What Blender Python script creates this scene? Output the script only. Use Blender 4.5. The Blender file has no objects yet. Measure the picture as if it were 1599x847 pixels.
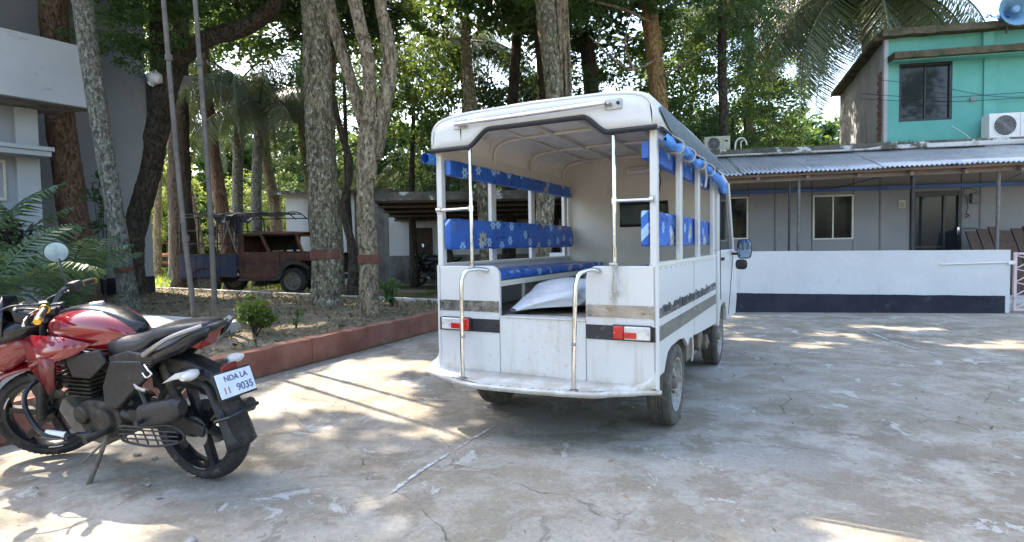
import bpy, bmesh, math, random
import numpy as np
from mathutils import Vector, Matrix, noise
from math import sin, cos, pi, radians, tan, atan2, sqrt

sc = bpy.context.scene
C = bpy.data.collections.new('scene'); sc.collection.children.link(C)

# ---------------------------------------------------------------- camera
FPX, PITCH, ROLL, EYE = 891.44, .0433, .0165, 1.2
cam = bpy.data.cameras.new('camera'); camo = bpy.data.objects.new('camera', cam); C.objects.link(camo)
cam.sensor_width = 36; cam.lens = FPX / 1599 * 36; cam.clip_end = 2000; cam.clip_start = .05
camo.location = (0, 0, EYE)
camo.rotation_euler = (Matrix.Rotation(pi/2 - PITCH, 3, 'X') @ Matrix.Rotation(-ROLL, 3, 'Z')).to_euler()
sc.camera = camo
# ---------------------------------------------------------------- world and sun
SUN_AZ = Vector((-.76, .65)).normalized(); SUN_EL = radians(50)
SDIR = Vector((SUN_AZ.x*cos(SUN_EL), SUN_AZ.y*cos(SUN_EL), sin(SUN_EL)))
w = bpy.data.worlds.new('World'); sc.world = w; w.use_nodes = True
nt = w.node_tree; bg = nt.nodes['Background']
sky = nt.nodes.new('ShaderNodeTexSky'); sky.sky_type = 'NISHITA'; sky.sun_disc = False
sky.sun_elevation = SUN_EL; sky.sun_rotation = atan2(SUN_AZ.x, SUN_AZ.y)
sky.dust_density = 3.2; sky.air_density = 1.2; sky.ozone_density = 1.0
nt.links.new(sky.outputs[0], bg.inputs[0]); bg.inputs[1].default_value = .15
sl = bpy.data.lights.new('sun', 'SUN'); sl.energy = 2.9; sl.angle = radians(.5); sl.color = (1, .89, .75)
so = bpy.data.objects.new('sun', sl); C.objects.link(so)
so.rotation_euler = SDIR.to_track_quat('Z', 'Y').to_euler()
sc.view_settings.view_transform = 'Standard'; sc.view_settings.look = 'None'
sc.view_settings.exposure = 2.42; sc.view_settings.gamma = 1; sc.view_settings.use_curve_mapping = False
sc.cycles.max_bounces = 8; sc.cycles.diffuse_bounces = 4; sc.cycles.transparent_max_bounces = 8
sc.cycles.sample_clamp_indirect = 4; sc.cycles.caustics_reflective = False; sc.cycles.caustics_refractive = False

# ---------------------------------------------------------------- helpers
def tag(o, label=None, cat=None, group=None, kind=None):
    if label: o['label'] = label
    if cat: o['category'] = cat
    if group: o['group'] = group
    if kind: o['kind'] = kind
    return o
def empty(name, loc, rz=0, label=None, cat=None, group=None, rx=0):
    o = bpy.data.objects.new(name, None); C.objects.link(o); o.location = loc
    o.rotation_euler = (rx, 0, rz); o.empty_display_size = .1
    return tag(o, label, cat, group)
def copy_tree(o, parent=None):
    c = o.copy(); C.objects.link(c); c.parent = parent
    for ch in list(o.children): copy_tree(ch, c)
    return c
def crv(P, n=8):
    P = [Vector(p) for p in P]; out = []
    Q = [2*P[0]-P[1]] + P + [2*P[-1]-P[-2]]
    for i in range(1, len(Q)-2):
        a, b, c, d = Q[i-1:i+3]
        for k in range(n):
            t = k/n
            out.append(.5*((2*b)+(c-a)*t+(2*a-5*b+4*c-d)*t*t+(3*b-a-3*c+d)*t**3))
    out.append(P[-1]); return out
class MB:
    def __init__(s): s.v = []; s.f = []
    def add(s, vs, fs):
        n = len(s.v); s.v += [tuple(v) for v in vs]; s.f += [tuple(i+n for i in f) for f in fs]; return s
    def box(s, x0, x1, y0, y1, z0, z1):
        v = [(x, y, z) for x in (x0, x1) for y in (y0, y1) for z in (z0, z1)]
        return s.add(v, [(0,1,3,2),(4,6,7,5),(0,4,5,1),(2,3,7,6),(0,2,6,4),(1,5,7,3)])
    def prism(s, poly, c0, c1, plane='uz'):
        m = {'uz': lambda a,b,c:(a,c,b), 'vz': lambda a,b,c:(c,a,b), 'uv': lambda a,b,c:(a,b,c)}[plane]
        n = len(poly)
        v = [m(a,b,c0) for a,b in poly]+[m(a,b,c1) for a,b in poly]
        return s.add(v, [tuple(range(n)), tuple(range(2*n-1, n-1, -1))]+[(i,(i+1)%n,n+(i+1)%n,n+i) for i in range(n)])
    def tube(s, P, r, k=10, cap=True, flat=1.0, wob=0, seed=0):
        P = [Vector(p) for p in P]; n = len(P)
        R = [r]*n if not hasattr(r, '__len__') else [r[min(len(r)-1, 0)] if n == 1 else np.interp(i/(n-1), np.linspace(0,1,len(r)), r) for i in range(n)]
        up = None; vs = []
        for i, p in enumerate(P):
            t = (P[min(i+1,n-1)]-P[max(i-1,0)])
            if t.length < 1e-9: t = Vector((0,0,1))
            t.normalize()
            if up is None:
                up = Vector((0,0,1)) if abs(t.z) < .9 else Vector((1,0,0))
            a = t.cross(up).normalized(); up = a.cross(t).normalized()
            for j in range(k):
                q = 2*pi*j/k
                rr = R[i]
                if wob: rr *= 1+wob*noise.noise(Vector((cos(q)*1.3+seed, sin(q)*1.3, p.z*1.2+seed)))+wob*.5*noise.noise(Vector((cos(q)*4+seed, sin(q)*4, p.z*5)))+(wob*.35*noise.noise(Vector((cos(q)*8+seed, sin(q)*8, p.z*14))) if k > 20 else 0)
                vs.append(p+a*cos(q)*rr+up*sin(q)*rr*flat)
        fs = [(i*k+j, i*k+(j+1)%k, (i+1)*k+(j+1)%k, (i+1)*k+j) for i in range(n-1) for j in range(k)]
        if cap: fs += [tuple(range(k-1,-1,-1)), tuple((n-1)*k+j for j in range(k))]
        return s.add(vs, fs)
    def lathe(s, prof, k=32, axis='y', c=(0,0,0), closed=False):
        # prof: (radius, height along axis)
        vs = []
        for r, h in prof:
            for j in range(k):
                q = 2*pi*j/k
                p = {'y': (r*cos(q), h, r*sin(q)), 'z': (r*cos(q), r*sin(q), h), 'x': (h, r*cos(q), r*sin(q))}[axis]
                vs.append((p[0]+c[0], p[1]+c[1], p[2]+c[2]))
        n = len(prof)
        fs = [(i*k+j, i*k+(j+1)%k, (i+1)*k+(j+1)%k, (i+1)*k+j) for i in range(n-1) for j in range(k)]
        if closed: fs += [((n-1)*k+j, (n-1)*k+(j+1)%k, (j+1)%k, j) for j in range(k)]
        return s.add(vs, fs)
    def loft(s, secs, k=18, e=2.6, axis='x'):
        # secs: (pos, lateral centre, z centre, half width, half height[, exponent])
        vs = []
        for q in secs:
            ex = q[5] if len(q) > 5 else e
            for j in range(k):
                t = 2*pi*(j+.5)/k; ct, st = cos(t), sin(t)
                y = q[1]+q[3]*math.copysign(abs(ct)**(2/ex), ct); z = q[2]+q[4]*math.copysign(abs(st)**(2/ex), st)
                vs.append((q[0], y, z) if axis == 'x' else (y, q[0], z))
        n = len(secs)
        fs = [(i*k+j, i*k+(j+1)%k, (i+1)*k+(j+1)%k, (i+1)*k+j) for i in range(n-1) for j in range(k)]
        fs += [tuple(range(k-1,-1,-1)), tuple((n-1)*k+j for j in range(k))]
        return s.add(vs, fs)
    def grid(s, fn, nu, nv):
        vs = [fn(i/nu, j/nv) for i in range(nu+1) for j in range(nv+1)]
        return s.add(vs, [(i*(nv+1)+j, (i+1)*(nv+1)+j, (i+1)*(nv+1)+j+1, i*(nv+1)+j+1) for i in range(nu) for j in range(nv)])
    def xf(s, fn): s.v = [tuple(fn(Vector(p))) for p in s.v]; return s
    def jit(s, a, f=3, seed=0):
        s.v = [tuple(Vector(p)+a*noise.noise_vector(Vector(p)*f+Vector((seed,0,0)))) for p in s.v]; return s
    def build(s, name, m, parent=None, bevel=0, ang=35, sub=0, solid=0, seg=2, split=False):
        if split:   # every separate piece becomes an object of its own
            pr = list(range(len(s.v)))
            def fd(i):
                while pr[i] != i: pr[i] = pr[pr[i]]; i = pr[i]
                return i
            for f in s.f:
                for i in f[1:]: pr[fd(i)] = fd(f[0])
            gr = {}
            for f in s.f: gr.setdefault(fd(f[0]), []).append(f)
            for fs in gr.values():
                ids = sorted({i for f in fs for i in f}); mp = {i: k for k, i in enumerate(ids)}
                q = MB(); q.add([s.v[i] for i in ids], [tuple(mp[i] for i in f) for f in fs]); o = q.build(name, m, parent, bevel, ang, sub, solid, seg)
            return o
        me = bpy.data.meshes.new(name); me.from_pydata(s.v, [], s.f)
        bm = bmesh.new(); bm.from_mesh(me); bmesh.ops.recalc_face_normals(bm, faces=bm.faces); bm.to_mesh(me); bm.free()
        me.polygons.foreach_set('use_smooth', [True]*len(me.polygons)); me.set_sharp_from_angle(angle=radians(ang))
        me.materials.append(m)
        o = bpy.data.objects.new(name, me); C.objects.link(o); o.parent = parent
        if solid:
            d = o.modifiers.new('solid', 'SOLIDIFY'); d.thickness = solid; d.offset = -1
        if bevel:
            b = o.modifiers.new('bevel', 'BEVEL'); b.width = bevel; b.segments = seg; b.limit_method = 'ANGLE'; b.angle_limit = radians(40); b.harden_normals = False
        if sub:
            u = o.modifiers.new('sub', 'SUBSURF'); u.levels = u.render_levels = sub
        return o

# ---------------------------------------------------------------- materials
class NT:
    def __init__(s, name):
        s.m = bpy.data.materials.new(name); s.m.use_nodes = True; s.t = s.m.node_tree
        s.b = s.t.nodes['Principled BSDF']; s.out = s.t.nodes['Material Output']
        s.co = s.n('ShaderNodeTexCoord').outputs['Object']
    def n(s, ty, **k):
        x = s.t.nodes.new(ty)
        for a, v in k.items(): setattr(x, a, v)
        return x
    def l(s, a, b):
        if isinstance(a, (int, float, tuple, list)):
            b.default_value = tuple(a)+(1,) if isinstance(a, (tuple, list)) and len(a) == 3 and len(b.default_value) == 4 else a
        else: s.t.links.new(a, b)
    def map(s, v, scale=(1,1,1), loc=(0,0,0), rot=(0,0,0)):
        x = s.n('ShaderNodeMapping'); s.l(v, x.inputs[0]); x.inputs['Scale'].default_value = scale; x.inputs['Location'].default_value = loc; x.inputs['Rotation'].default_value = rot
        return x.outputs[0]
    def noise(s, v, scale, det=4, rough=.6, dist=0):
        x = s.n('ShaderNodeTexNoise'); s.l(v, x.inputs['Vector']); x.inputs['Scale'].default_value = scale
        x.inputs['Detail'].default_value = det; x.inputs['Roughness'].default_value = rough; x.inputs['Distortion'].default_value = dist
        return x.outputs[0]
    def vor(s, v, scale, feat='F1', out='Distance', rnd=1):
        x = s.n('ShaderNodeTexVoronoi', feature=feat); s.l(v, x.inputs['Vector']); x.inputs['Scale'].default_value = scale; x.inputs['Randomness'].default_value = rnd
        return x.outputs[out]
    def ramp(s, v, lo, hi, a=0., b=1.):
        x = s.n('ShaderNodeMapRange', clamp=True); s.l(v, x.inputs[0])
        for i, q in enumerate((lo, hi, a, b)): x.inputs[i+1].default_value = q
        return x.outputs[0]
    def mix(s, f, a, b):
        x = s.n('ShaderNodeMix', data_type='RGBA'); s.l(f, x.inputs[0]); s.l(a, x.inputs[6]); s.l(b, x.inputs[7]); return x.outputs[2]
    def gain(s, c, k):
        x = s.n('ShaderNodeVectorMath', operation='MULTIPLY'); s.l(c, x.inputs[0]); x.inputs[1].default_value = k if isinstance(k, tuple) else (k,k,k); return x.outputs[0]
    def math(s, op, a, b=0., c=None):
        x = s.n('ShaderNodeMath', operation=op); s.l(a, x.inputs[0]); s.l(b, x.inputs[1])
        if c is not None: s.l(c, x.inputs[2])
        return x.outputs[0]
    def fin(s, col, rough=.6, metal=0, bump=None, bs=.3, bd=.01, spec=.5, coat=0):
        s.l(col, s.b.inputs['Base Color']); s.l(rough, s.b.inputs['Roughness']); s.l(metal, s.b.inputs['Metallic'])
        s.b.inputs['Specular IOR Level'].default_value = spec; s.b.inputs['Coat Weight'].default_value = coat
        if bump is not None:
            x = s.n('ShaderNodeBump'); s.l(bump, x.inputs['Height']); x.inputs['Strength'].default_value = bs; x.inputs['Distance'].default_value = bd
            s.l(x.outputs[0], s.b.inputs['Normal'])
        return s.m
def M2(name, c1, c2, scale=4, rough=.6, metal=0, bump=.3, bd=.004, bscale=30, st=(1,1,1), dirt=None, spec=.5, coat=0, lohi=(.35,.65), rvar=.1):
    t = NT(name); v = t.map(t.co, st)
    a = t.noise(v, scale, 6, .62); col = t.mix(t.ramp(a, *lohi), c1, c2)
    if dirt:
        dc, dl, dh, ds, dst = dirt
        d = t.noise(t.map(t.co, dst, (3.1, 1.7, .3)), ds, 7, .68); col = t.mix(t.ramp(d, dl, dh), col, dc)
    f = t.noise(v, bscale, 4, .6)
    r = t.ramp(f, .3, .7, max(0, rough-rvar), min(1, rough+rvar))
    return t.fin(col, r, metal, f if bump else None, bump, bd, spec, coat)
def concrete_yard():
    t = NT('yard_concrete'); P = t.co
    wv = t.n('ShaderNodeVectorMath', operation='MULTIPLY_ADD')
    nz = t.n('ShaderNodeTexNoise'); t.l(P, nz.inputs[0]); nz.inputs['Scale'].default_value = 1.3; nz.inputs['Detail'].default_value = 6
    t.l(nz.outputs['Color'], wv.inputs[0]); wv.inputs[1].default_value = (.7,.7,0); t.l(P, wv.inputs[2]); W = wv.outputs[0]
    base = t.mix(t.ramp(t.noise(W, .45, 5), .35, .66), (.205,.172,.13), (.30,.268,.215))
    base = t.mix(t.ramp(t.noise(t.map(P,(1,1,1),(9,4,0)), 2.6, 9, .72), .46, .60), base, (.38,.35,.30))
    brn = t.ramp(t.noise(t.map(P,(1,1,1),(15,2,0)), .8, 8, .7), .52, .68)
    base = t.mix(t.math('MULTIPLY', brn, .4), base, (.22,.175,.125))
    grn = t.ramp(t.noise(t.map(P,(1,1,1),(5,21,0)), .5, 6, .7), .5, .7)
    base = t.mix(t.math('MULTIPLY', grn, .45), base, (.16,.155,.10))
    big = t.ramp(t.noise(t.map(P,(1,1,1),(51,3,0)), .28, 4), .44, .6)
    pt = t.math('MULTIPLY', t.ramp(t.noise(t.map(W,(.8,1.3,1),(31,7,0)), 1.7, 10, .66, .5), .50, .525), big)       # pale skim of cement left in patches
    base = t.mix(t.math('MULTIPLY', pt, .7), base, (.37,.35,.315))
    pt2 = t.ramp(t.noise(t.map(W,(1.2,.7,1),(3,57,0)), 3.1, 10, .68, .4), .60, .615)
    base = t.mix(t.math('MULTIPLY', pt2, .75), base, (.50,.49,.47))
    pt3 = t.ramp(t.noise(t.map(W,(1,1,1),(77,7,0)), 4.2, 8, .7, .3), .62, .64)
    base = t.mix(t.math('MULTIPLY', pt3, .6), base, (.15,.13,.105))
    fine = t.noise(P, 38, 8, .8); base = t.mix(t.ramp(fine, .3, .7), t.mix(.42, base, (.05,.045,.04)), base)
    sp = t.ramp(t.noise(P, 90, 3, .6), .64, .70); base = t.mix(t.math('MULTIPLY', sp, .6), base, (.07,.06,.05))
    sp2 = t.ramp(t.noise(t.map(P,(1,1,1),(3,3,0)), 60, 3, .6), .66, .70); base = t.mix(t.math('MULTIPLY', sp2, .5), base, (.5,.48,.45))
    e = t.vor(W, .33, 'DISTANCE_TO_EDGE'); e2 = t.vor(t.map(W,(1,1,1),(4,8,0)), 1.1, 'DISTANCE_TO_EDGE')
    m2 = t.ramp(t.noise(P, .55, 3), .48, .58)
    c1 = t.math('MULTIPLY', t.ramp(e, .0, .0028, 1, 0), t.ramp(t.noise(t.map(P,(1,1,1),(2,9,0)), .8, 3), .42, .52)); c2 = t.math('MULTIPLY', t.ramp(e2, .0, .008, 1, 0), m2)
    cr = t.math('MULTIPLY', t.math('MAXIMUM', c1, c2), t.ramp(t.noise(P, 5, 4), .42, .56))
    col = t.mix(t.math('MULTIPLY', cr, .5), base, (.045,.038,.03))
    h = t.math('SUBTRACT', t.math('ADD', t.math('MULTIPLY', fine, .55), t.math('ADD', t.math('MULTIPLY', t.noise(P, 6, 8, .75), 1.1), t.math('MULTIPLY', t.math('ADD', pt, pt2), .25))), t.math('MULTIPLY', cr, 1.0))
    return t.fin(t.gain(col, (1.18,1.17,1.14)), t.ramp(t.noise(P, 2.2, 5), .3, .7, .62, .9), 0, h, .7, .016, .3)
def bark(name, c1, c2, lich, amount=.5, sc_=1, st=(1,1,.35)):
    t = NT(name); v = t.map(t.co, st)
    a = t.noise(v, 9*sc_, 8, .7, .3); col = t.mix(t.ramp(a, .35, .65), c1, c2)
    l = t.noise(t.map(t.co, (1,1,.6), (4,2,1)), 17*sc_, 9, .78, .3); lo = .66-.2*amount
    col = t.mix(t.math('MULTIPLY', t.ramp(l, lo, lo+.09), .8), col, lich)
    l2 = t.noise(t.map(t.co, (1,1,.7), (14,2,1)), 11*sc_, 6, .7); col = t.mix(t.ramp(l2, .62, .68), col, (lich[0]*.35, lich[1]*.42, lich[2]*.2))
    f = t.noise(v, 28*sc_, 6, .75)
    h = t.math('ADD', t.math('MULTIPLY', a, 1.2), f)
    cr_ = t.ramp(t.noise(t.map(t.co, (1,1,.45), (7,7,3)), 22*sc_, 5, .8), .52, .60); col = t.mix(t.math('MULTIPLY', cr_, .6), col, (c1[0]*.35, c1[1]*.33, c1[2]*.3))
    return t.fin(t.gain(col, 1.3), .88, 0, t.math('SUBTRACT', h, t.math('MULTIPLY', cr_, .8)), 1, .05, .2)
def leafm(name, c1, c2, tr=(.20,.30,.03), t_amt=.45, rough=.42):
    t = NT(name); at = t.n('ShaderNodeAttribute', attribute_name='rnd'); a = at.outputs['Fac']
    col = t.mix(a, c1, c2); t.fin(col, rough, 0, None, spec=.35)
    x = t.n('ShaderNodeBsdfTranslucent'); t.l(t.mix(a, tr, (tr[0]*1.6, tr[1]*1.3, tr[2])), x.inputs[0])
    m = t.n('ShaderNodeMixShader'); m.inputs[0].default_value = t_amt
    t.t.links.new(t.b.outputs[0], m.inputs[1]); t.t.links.new(x.outputs[0], m.inputs[2]); t.t.links.new(m.outputs[0], t.out.inputs[0])
    return t.m
def vinyl():
    # blue vinyl printed with pale and yellow daisies
    t = NT('blue_flower_vinyl'); sx = t.n('ShaderNodeSeparateXYZ'); t.l(t.co, sx.inputs[0])
    cx = t.n('ShaderNodeCombineXYZ'); t.l(sx.outputs[0], cx.inputs[0]); t.l(t.math('ADD', sx.outputs[2], sx.outputs[1]), cx.inputs[1])
    base = t.mix(t.ramp(t.noise(t.co, 7, 5), .35, .65), (.008,.07,.34), (.014,.13,.52))
    def fl(S, off, r, n, pc, cc, base):
        v = t.map(cx.outputs[0], (S,S,S), off); vo = t.n('ShaderNodeTexVoronoi', voronoi_dimensions='2D'); t.l(v, vo.inputs['Vector']); vo.inputs['Scale'].default_value = 1; vo.inputs['Randomness'].default_value = .75
        d = t.n('ShaderNodeVectorMath', operation='SUBTRACT'); t.l(v, d.inputs[0]); t.l(vo.outputs['Position'], d.inputs[1])
        s2 = t.n('ShaderNodeSeparateXYZ'); t.l(d.outputs[0], s2.inputs[0])
        an = t.math('ARCTAN2', s2.outputs[1], s2.outputs[0])
        pet = t.math('MULTIPLY_ADD', t.math('COSINE', t.math('MULTIPLY', an, float(n))), r*.2, r*.8)
        ins = t.math('LESS_THAN', vo.outputs['Distance'], pet)
        pick = t.math('GREATER_THAN', t.n('ShaderNodeSeparateColor').outputs[0], 2.) if 0 else 1.
        c = t.mix(t.math('MULTIPLY', ins, .8), base, pc)
        return t.mix(t.math('LESS_THAN', vo.outputs['Distance'], r*.26), c, cc)
    base = fl(5.4, (.3,.2,0), .22, 6, (.42,.62,.80), (.03,.2,.6), base)
    base = fl(2.9, (1.7,.45,0), .19, 8, (.50,.47,.24), (.03,.10,.3), base)
    f = t.noise(t.co, 14, 3)
    return t.fin(base, t.ramp(f,.3,.7,.22,.45), 0, f, .35, .012, .5)
def van_paint(name, stain=.5, drip=0):
    t = NT(name); col = (.585,.585,.575)
    s1 = t.ramp(t.noise(t.map(t.co, (5,5,.7)), 2.5, 8, .7), .55, .75)
    col = t.mix(t.math('MULTIPLY', s1, stain), col, (.42,.38,.27))
    s2 = t.ramp(t.noise(t.co, 13, 9, .75), .62, .72); col = t.mix(t.math('MULTIPLY', s2, stain), col, (.30,.24,.15))
    if drip:   # brown drip marks and grime left on the lower doorway panel and step
        sx = t.n('ShaderNodeSeparateXYZ'); t.l(t.co, sx.inputs[0])
        lo = t.ramp(sx.outputs[2], .30, .74, 1, 0); ce = t.math('MULTIPLY', t.ramp(sx.outputs[1], .40, .52), t.ramp(sx.outputs[1], .98, 1.08, 1, 0))
        dr = t.ramp(t.noise(t.map(t.co, (6,6,.9)), 7, 9, .78), .42, .66)
        up = t.math('MULTIPLY', ce, t.ramp(sx.outputs[2], .755, .72)); 
        col = t.mix(t.math('MULTIPLY', t.math('MULTIPLY', dr, ce), t.ramp(t.noise(t.map(t.co, (3,3,1)), 2, 3), .4, .65, .05, .5)), col, (.40,.34,.20))
        gr = t.ramp(t.noise(t.co, 22, 8, .75), .55, .68); st = t.ramp(sx.outputs[2], .37, .345)
        col = t.mix(t.math('MULTIPLY', t.math('MULTIPLY', gr, ce), .6), col, (.30,.25,.16))
        col = t.mix(t.math('MULTIPLY', t.ramp(t.noise(t.map(t.co,(1,1,1),(3,8,1)), 9, 8, .7), .42, .58), t.math('MULTIPLY', t.ramp(sx.outputs[2], .43, .37), .7)), col, (.36,.31,.22))
    s3 = t.ramp(t.noise(t.map(t.co,(1,1,1),(7,1,2)), 1.7, 4), .4, .7); col = t.mix(t.math('MULTIPLY', s3, .25), col, (.62,.62,.57))
    return t.fin(col, t.ramp(s2, 0, 1, .32, .65), 0, t.noise(t.co, 2.6, 4), .3, .03, .5, 0)
def glassm(name, col=(.02,.025,.03), tr=0.0):
    t = NT(name); t.fin(col, .04, 0, None, spec=.35)
    if tr:
        x = t.n('ShaderNodeBsdfTransparent'); x.inputs[0].default_value = (.75,.8,.8,1); m = t.n('ShaderNodeMixShader'); m.inputs[0].default_value = tr
        t.t.links.new(t.b.outputs[0], m.inputs[1]); t.t.links.new(x.outputs[0], m.inputs[2]); t.t.links.new(m.outputs[0], t.out.inputs[0])
    return t.m
K = {}
K['yard'] = concrete_yard()
K['soil'] = M2('bed_soil', (.155,.125,.088), (.25,.21,.155), 1.4, .95, bump=1, bd=.04, bscale=22, dirt=((.09,.085,.045), .5, .7, 2.2, (1,1,1)), spec=.1)
K['dirt'] = M2('dirt_ground', (.17,.14,.10), (.27,.24,.17), .5, .95, bump=1, bd=.05, bscale=8, dirt=((.08,.11,.035), .46, .6, .8, (1,1,1)), spec=.1)
K['red_kerb'] = M2('red_kerb_paint', (.20,.085,.06), (.30,.145,.105), 3, .8, bump=.5, bd=.006, dirt=((.19,.15,.12), .56, .70, 5, (1,1,.5)), spec=.2)
K['slab'] = M2('slab_cement', (.40,.39,.36), (.50,.49,.46), 2, .8, bump=.5, bd=.006, dirt=((.22,.2,.17), .58, .74, 3, (1,1,1)), spec=.2)
K['vwhite'] = van_paint('van_white_paint', .28); K['vdirty'] = van_paint('van_grimy_paint', 1.0, 1)
K['vcream'] = M2('van_cream_interior', (.60,.565,.48), (.66,.62,.53), 2, .55, bump=.15, dirt=((.40,.36,.29), .6, .8, 5, (1,1,1)))
K['vceil'] = M2('van_ceiling_sheet', (.72,.67,.56), (.80,.75,.64), 2, .6, bump=.3, dirt=((.30,.27,.22), .55, .75, 6, (1,1,1)))
K['rubber'] = M2('black_rubber', (.008,.009,.014), (.014,.015,.02), 8, .6, bump=.2)
K['tape'] = M2('black_tape', (.012,.013,.02), (.025,.026,.035), 8, .35, bump=.2, dirt=((.14,.13,.11), .62, .75, 12, (1,1,1)))
K['tapeg'] = M2('grimy_dark_tape', (.10,.095,.08), (.17,.165,.14), 6, .5, bump=.3, dirt=((.30,.29,.26), .55, .7, 14, (1,1,3)))
K['foil'] = M2('silver_foil_tape', (.20,.20,.21), (.38,.38,.39), 5, .24, .85, bump=.6, bd=.008, bscale=10, dirt=((.16,.14,.10), .56, .66, 11, (1,1,3)))
K['pod'] = M2('slate_side_strip', (.075,.095,.12), (.09,.115,.145), 5, .4, bump=.1)
K['chrome'] = M2('polished_steel_tube', (.62,.62,.62), (.72,.72,.72), 5, .16, 1, bump=.1, dirt=((.34,.31,.27), .62, .8, 16, (1,1,.5)))
K['steel'] = M2('dull_steel', (.30,.29,.28), (.42,.41,.40), 9, .45, .8, bump=.4)
K['vinyl'] = vinyl()
K['tarp'] = M2('blue_tarpaulin', (.02,.13,.48), (.05,.26,.70), 9, .45, bump=.7, bd=.02, bscale=16, dirt=((.30,.42,.60), .6, .7, 11, (1,1,1)))
K['board'] = M2('worn_floor_board', (.18,.16,.13), (.30,.27,.22), 4, .85, bump=.8, bd=.006, st=(.3,3,1), dirt=((.10,.08,.055), .5, .66, 6, (1,1,1)))
K['dark'] = M2('sooty_metal_and_shade', (.02,.018,.016), (.05,.042,.034), 6, .8, bump=.6, bd=.01)  # also stands in for shade in rooms, slots and holes
K['mudmetal'] = M2('muddy_metal', (.10,.085,.065), (.20,.175,.14), 8, .9, bump=.8, bd=.008)
K['tyre'] = M2('dusty_tyre', (.06,.056,.05), (.12,.112,.10), 6, .88, bump=.5, bd=.004, dirt=((.19,.17,.14), .5, .7, 7, (1,1,1)), spec=.25)
K['btyre'] = M2('black_tyre', (.02,.02,.02), (.045,.042,.04), 8, .8, bump=.5, bd=.003, dirt=((.12,.10,.08), .56, .72, 9, (1,1,1)), spec=.25)
K['rim'] = M2('dusty_rim', (.26,.25,.23), (.38,.37,.34), 8, .6, .3, bump=.4, dirt=((.16,.13,.10), .52, .68, 9, (1,1,1)))
K['lamp_red'] = M2('red_lamp_lens', (.45,.015,.012), (.55,.03,.02), 20, .18, bump=.3, bscale=60)
K['tail_red'] = M2('dark_red_tail_lens', (.16,.006,.008), (.22,.012,.014), 20, .15, bump=.2)
K['lamp_clear'] = M2('clear_lamp_lens', (.55,.50,.48), (.68,.66,.64), 14, .2, bump=.3, bscale=60, dirt=((.3,.22,.2), .6, .75, 20, (1,1,1)))
K['glass'] = glassm('dark_window_glass'); K['thin_glass'] = glassm('clear_window_glass', (.05,.06,.06), .88)
K['wglass'] = glassm('house_window_glass', (.015,.018,.022), .62)
K['curtain_r'] = M2('red_brown_curtain', (.20,.07,.045), (.28,.11,.07), 6, .9, bump=.3, st=(8,8,.3))
K['curtain_p'] = M2('pale_curtain', (.42,.38,.34), (.52,.48,.44), 6, .9, bump=.3, st=(8,8,.3))
K['mirror'] = M2('mirror_glass', (.30,.42,.60), (.20,.30,.46), 30, .03, 1, bump=0, rvar=.01)  # blue tint and spots put reflected sky into the glass colour
K['sack'] = M2('white_woven_sack', (.62,.64,.68), (.72,.73,.75), 3, .55, bump=.3, bd=.003, bscale=90, dirt=((.45,.43,.40), .6, .8, 4, (1,1,1)))
K['rope'] = M2('grey_rope', (.36,.34,.30), (.5,.48,.43), 40, .9, bump=.8)
K['red'] = M2('glossy_red_paint', (.17,.004,.010), (.21,.007,.013), 3, .15, bump=0, coat=.8, rvar=.04, dirt=((.25,.06,.05), .6, .85, 9, (1,1,1)))
K['maroon'] = M2('maroon_plastic', (.10,.012,.014), (.14,.02,.02), 5, .35, bump=.1)
K['black'] = M2('gloss_black_plastic', (.012,.013,.016), (.02,.021,.025), 5, .22, bump=.05, rvar=.05, dirt=((.07,.065,.06), .6, .8, 12, (1,1,1)))
K['mblack'] = M2('matt_black_plastic', (.010,.0105,.012), (.02,.0205,.022), 12, .48, bump=.25, dirt=((.09,.078,.06), .58, .74, 14, (1,1,1)))
K['seatv'] = M2('black_seat_vinyl', (.018,.02,.026), (.028,.03,.038), 14, .38, bump=.3, bscale=80)
K['engine'] = M2('dusty_engine_metal', (.02,.019,.017), (.085,.075,.062), 14, .6, .5, bump=.6, bd=.006)
K['wplast'] = M2('white_plastic', (.70,.70,.68), (.76,.76,.74), 5, .35, bump=.05)
K['gold'] = M2('gold_anodised', (.62,.40,.05), (.70,.48,.08), 9, .3, .8, bump=.1)
K['plate'] = M2('plate_white', (.58,.64,.76), (.66,.70,.80), 12, .4, bump=.1, dirt=((.62,.42,.38), .58, .72, 9, (1,1,1)))
K['ink'] = M2('black_plate_ink', (.05,.06,.11), (.16,.18,.26), 9, .5, bump=0)
K['redink'] = M2('faded_red_ink', (.45,.14,.10), (.5,.2,.14), 9, .5, bump=0)
K['rust'] = M2('red_brown_rust', (.075,.034,.026), (.125,.06,.045), 5, .85, bump=.8, bd=.008, dirt=((.045,.03,.028), .5, .66, 3, (1,1,1)), spec=.2)
K['orust'] = M2('orange_rust', (.42,.16,.05), (.55,.24,.09), 4, .85, bump=.6, bd=.008, dirt=((.25,.10,.04), .55, .7, 5, (1,1,1)), spec=.2)
K['bluep'] = M2('faded_dark_blue_paint', (.010,.017,.045), (.018,.028,.07), 4, .7, bump=.5, dirt=((.05,.035,.03), .52, .68, 5, (1,1,1)))
K['wallw'] = M2('white_lime_wash', (.55,.55,.55), (.61,.61,.61), 1.2, .85, bump=.8, bd=.01, bscale=9, dirt=((.44,.435,.42), .60, .82, 2.2, (2.5,2.5,.8)), spec=.15)
K['wallb'] = M2('navy_black_wall_base', (.018,.02,.032), (.032,.034,.048), 2, .75, bump=.8, bd=.01, bscale=9, dirt=((.07,.07,.07), .58, .76, 5, (1,1,1.4)), spec=.2)
K['panel'] = M2('grey_cladding_panel', (.215,.21,.21), (.25,.245,.24), 1.2, .7, bump=.15, dirt=((.17,.16,.155), .6, .8, 3, (1,1,.4)), spec=.2)
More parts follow.
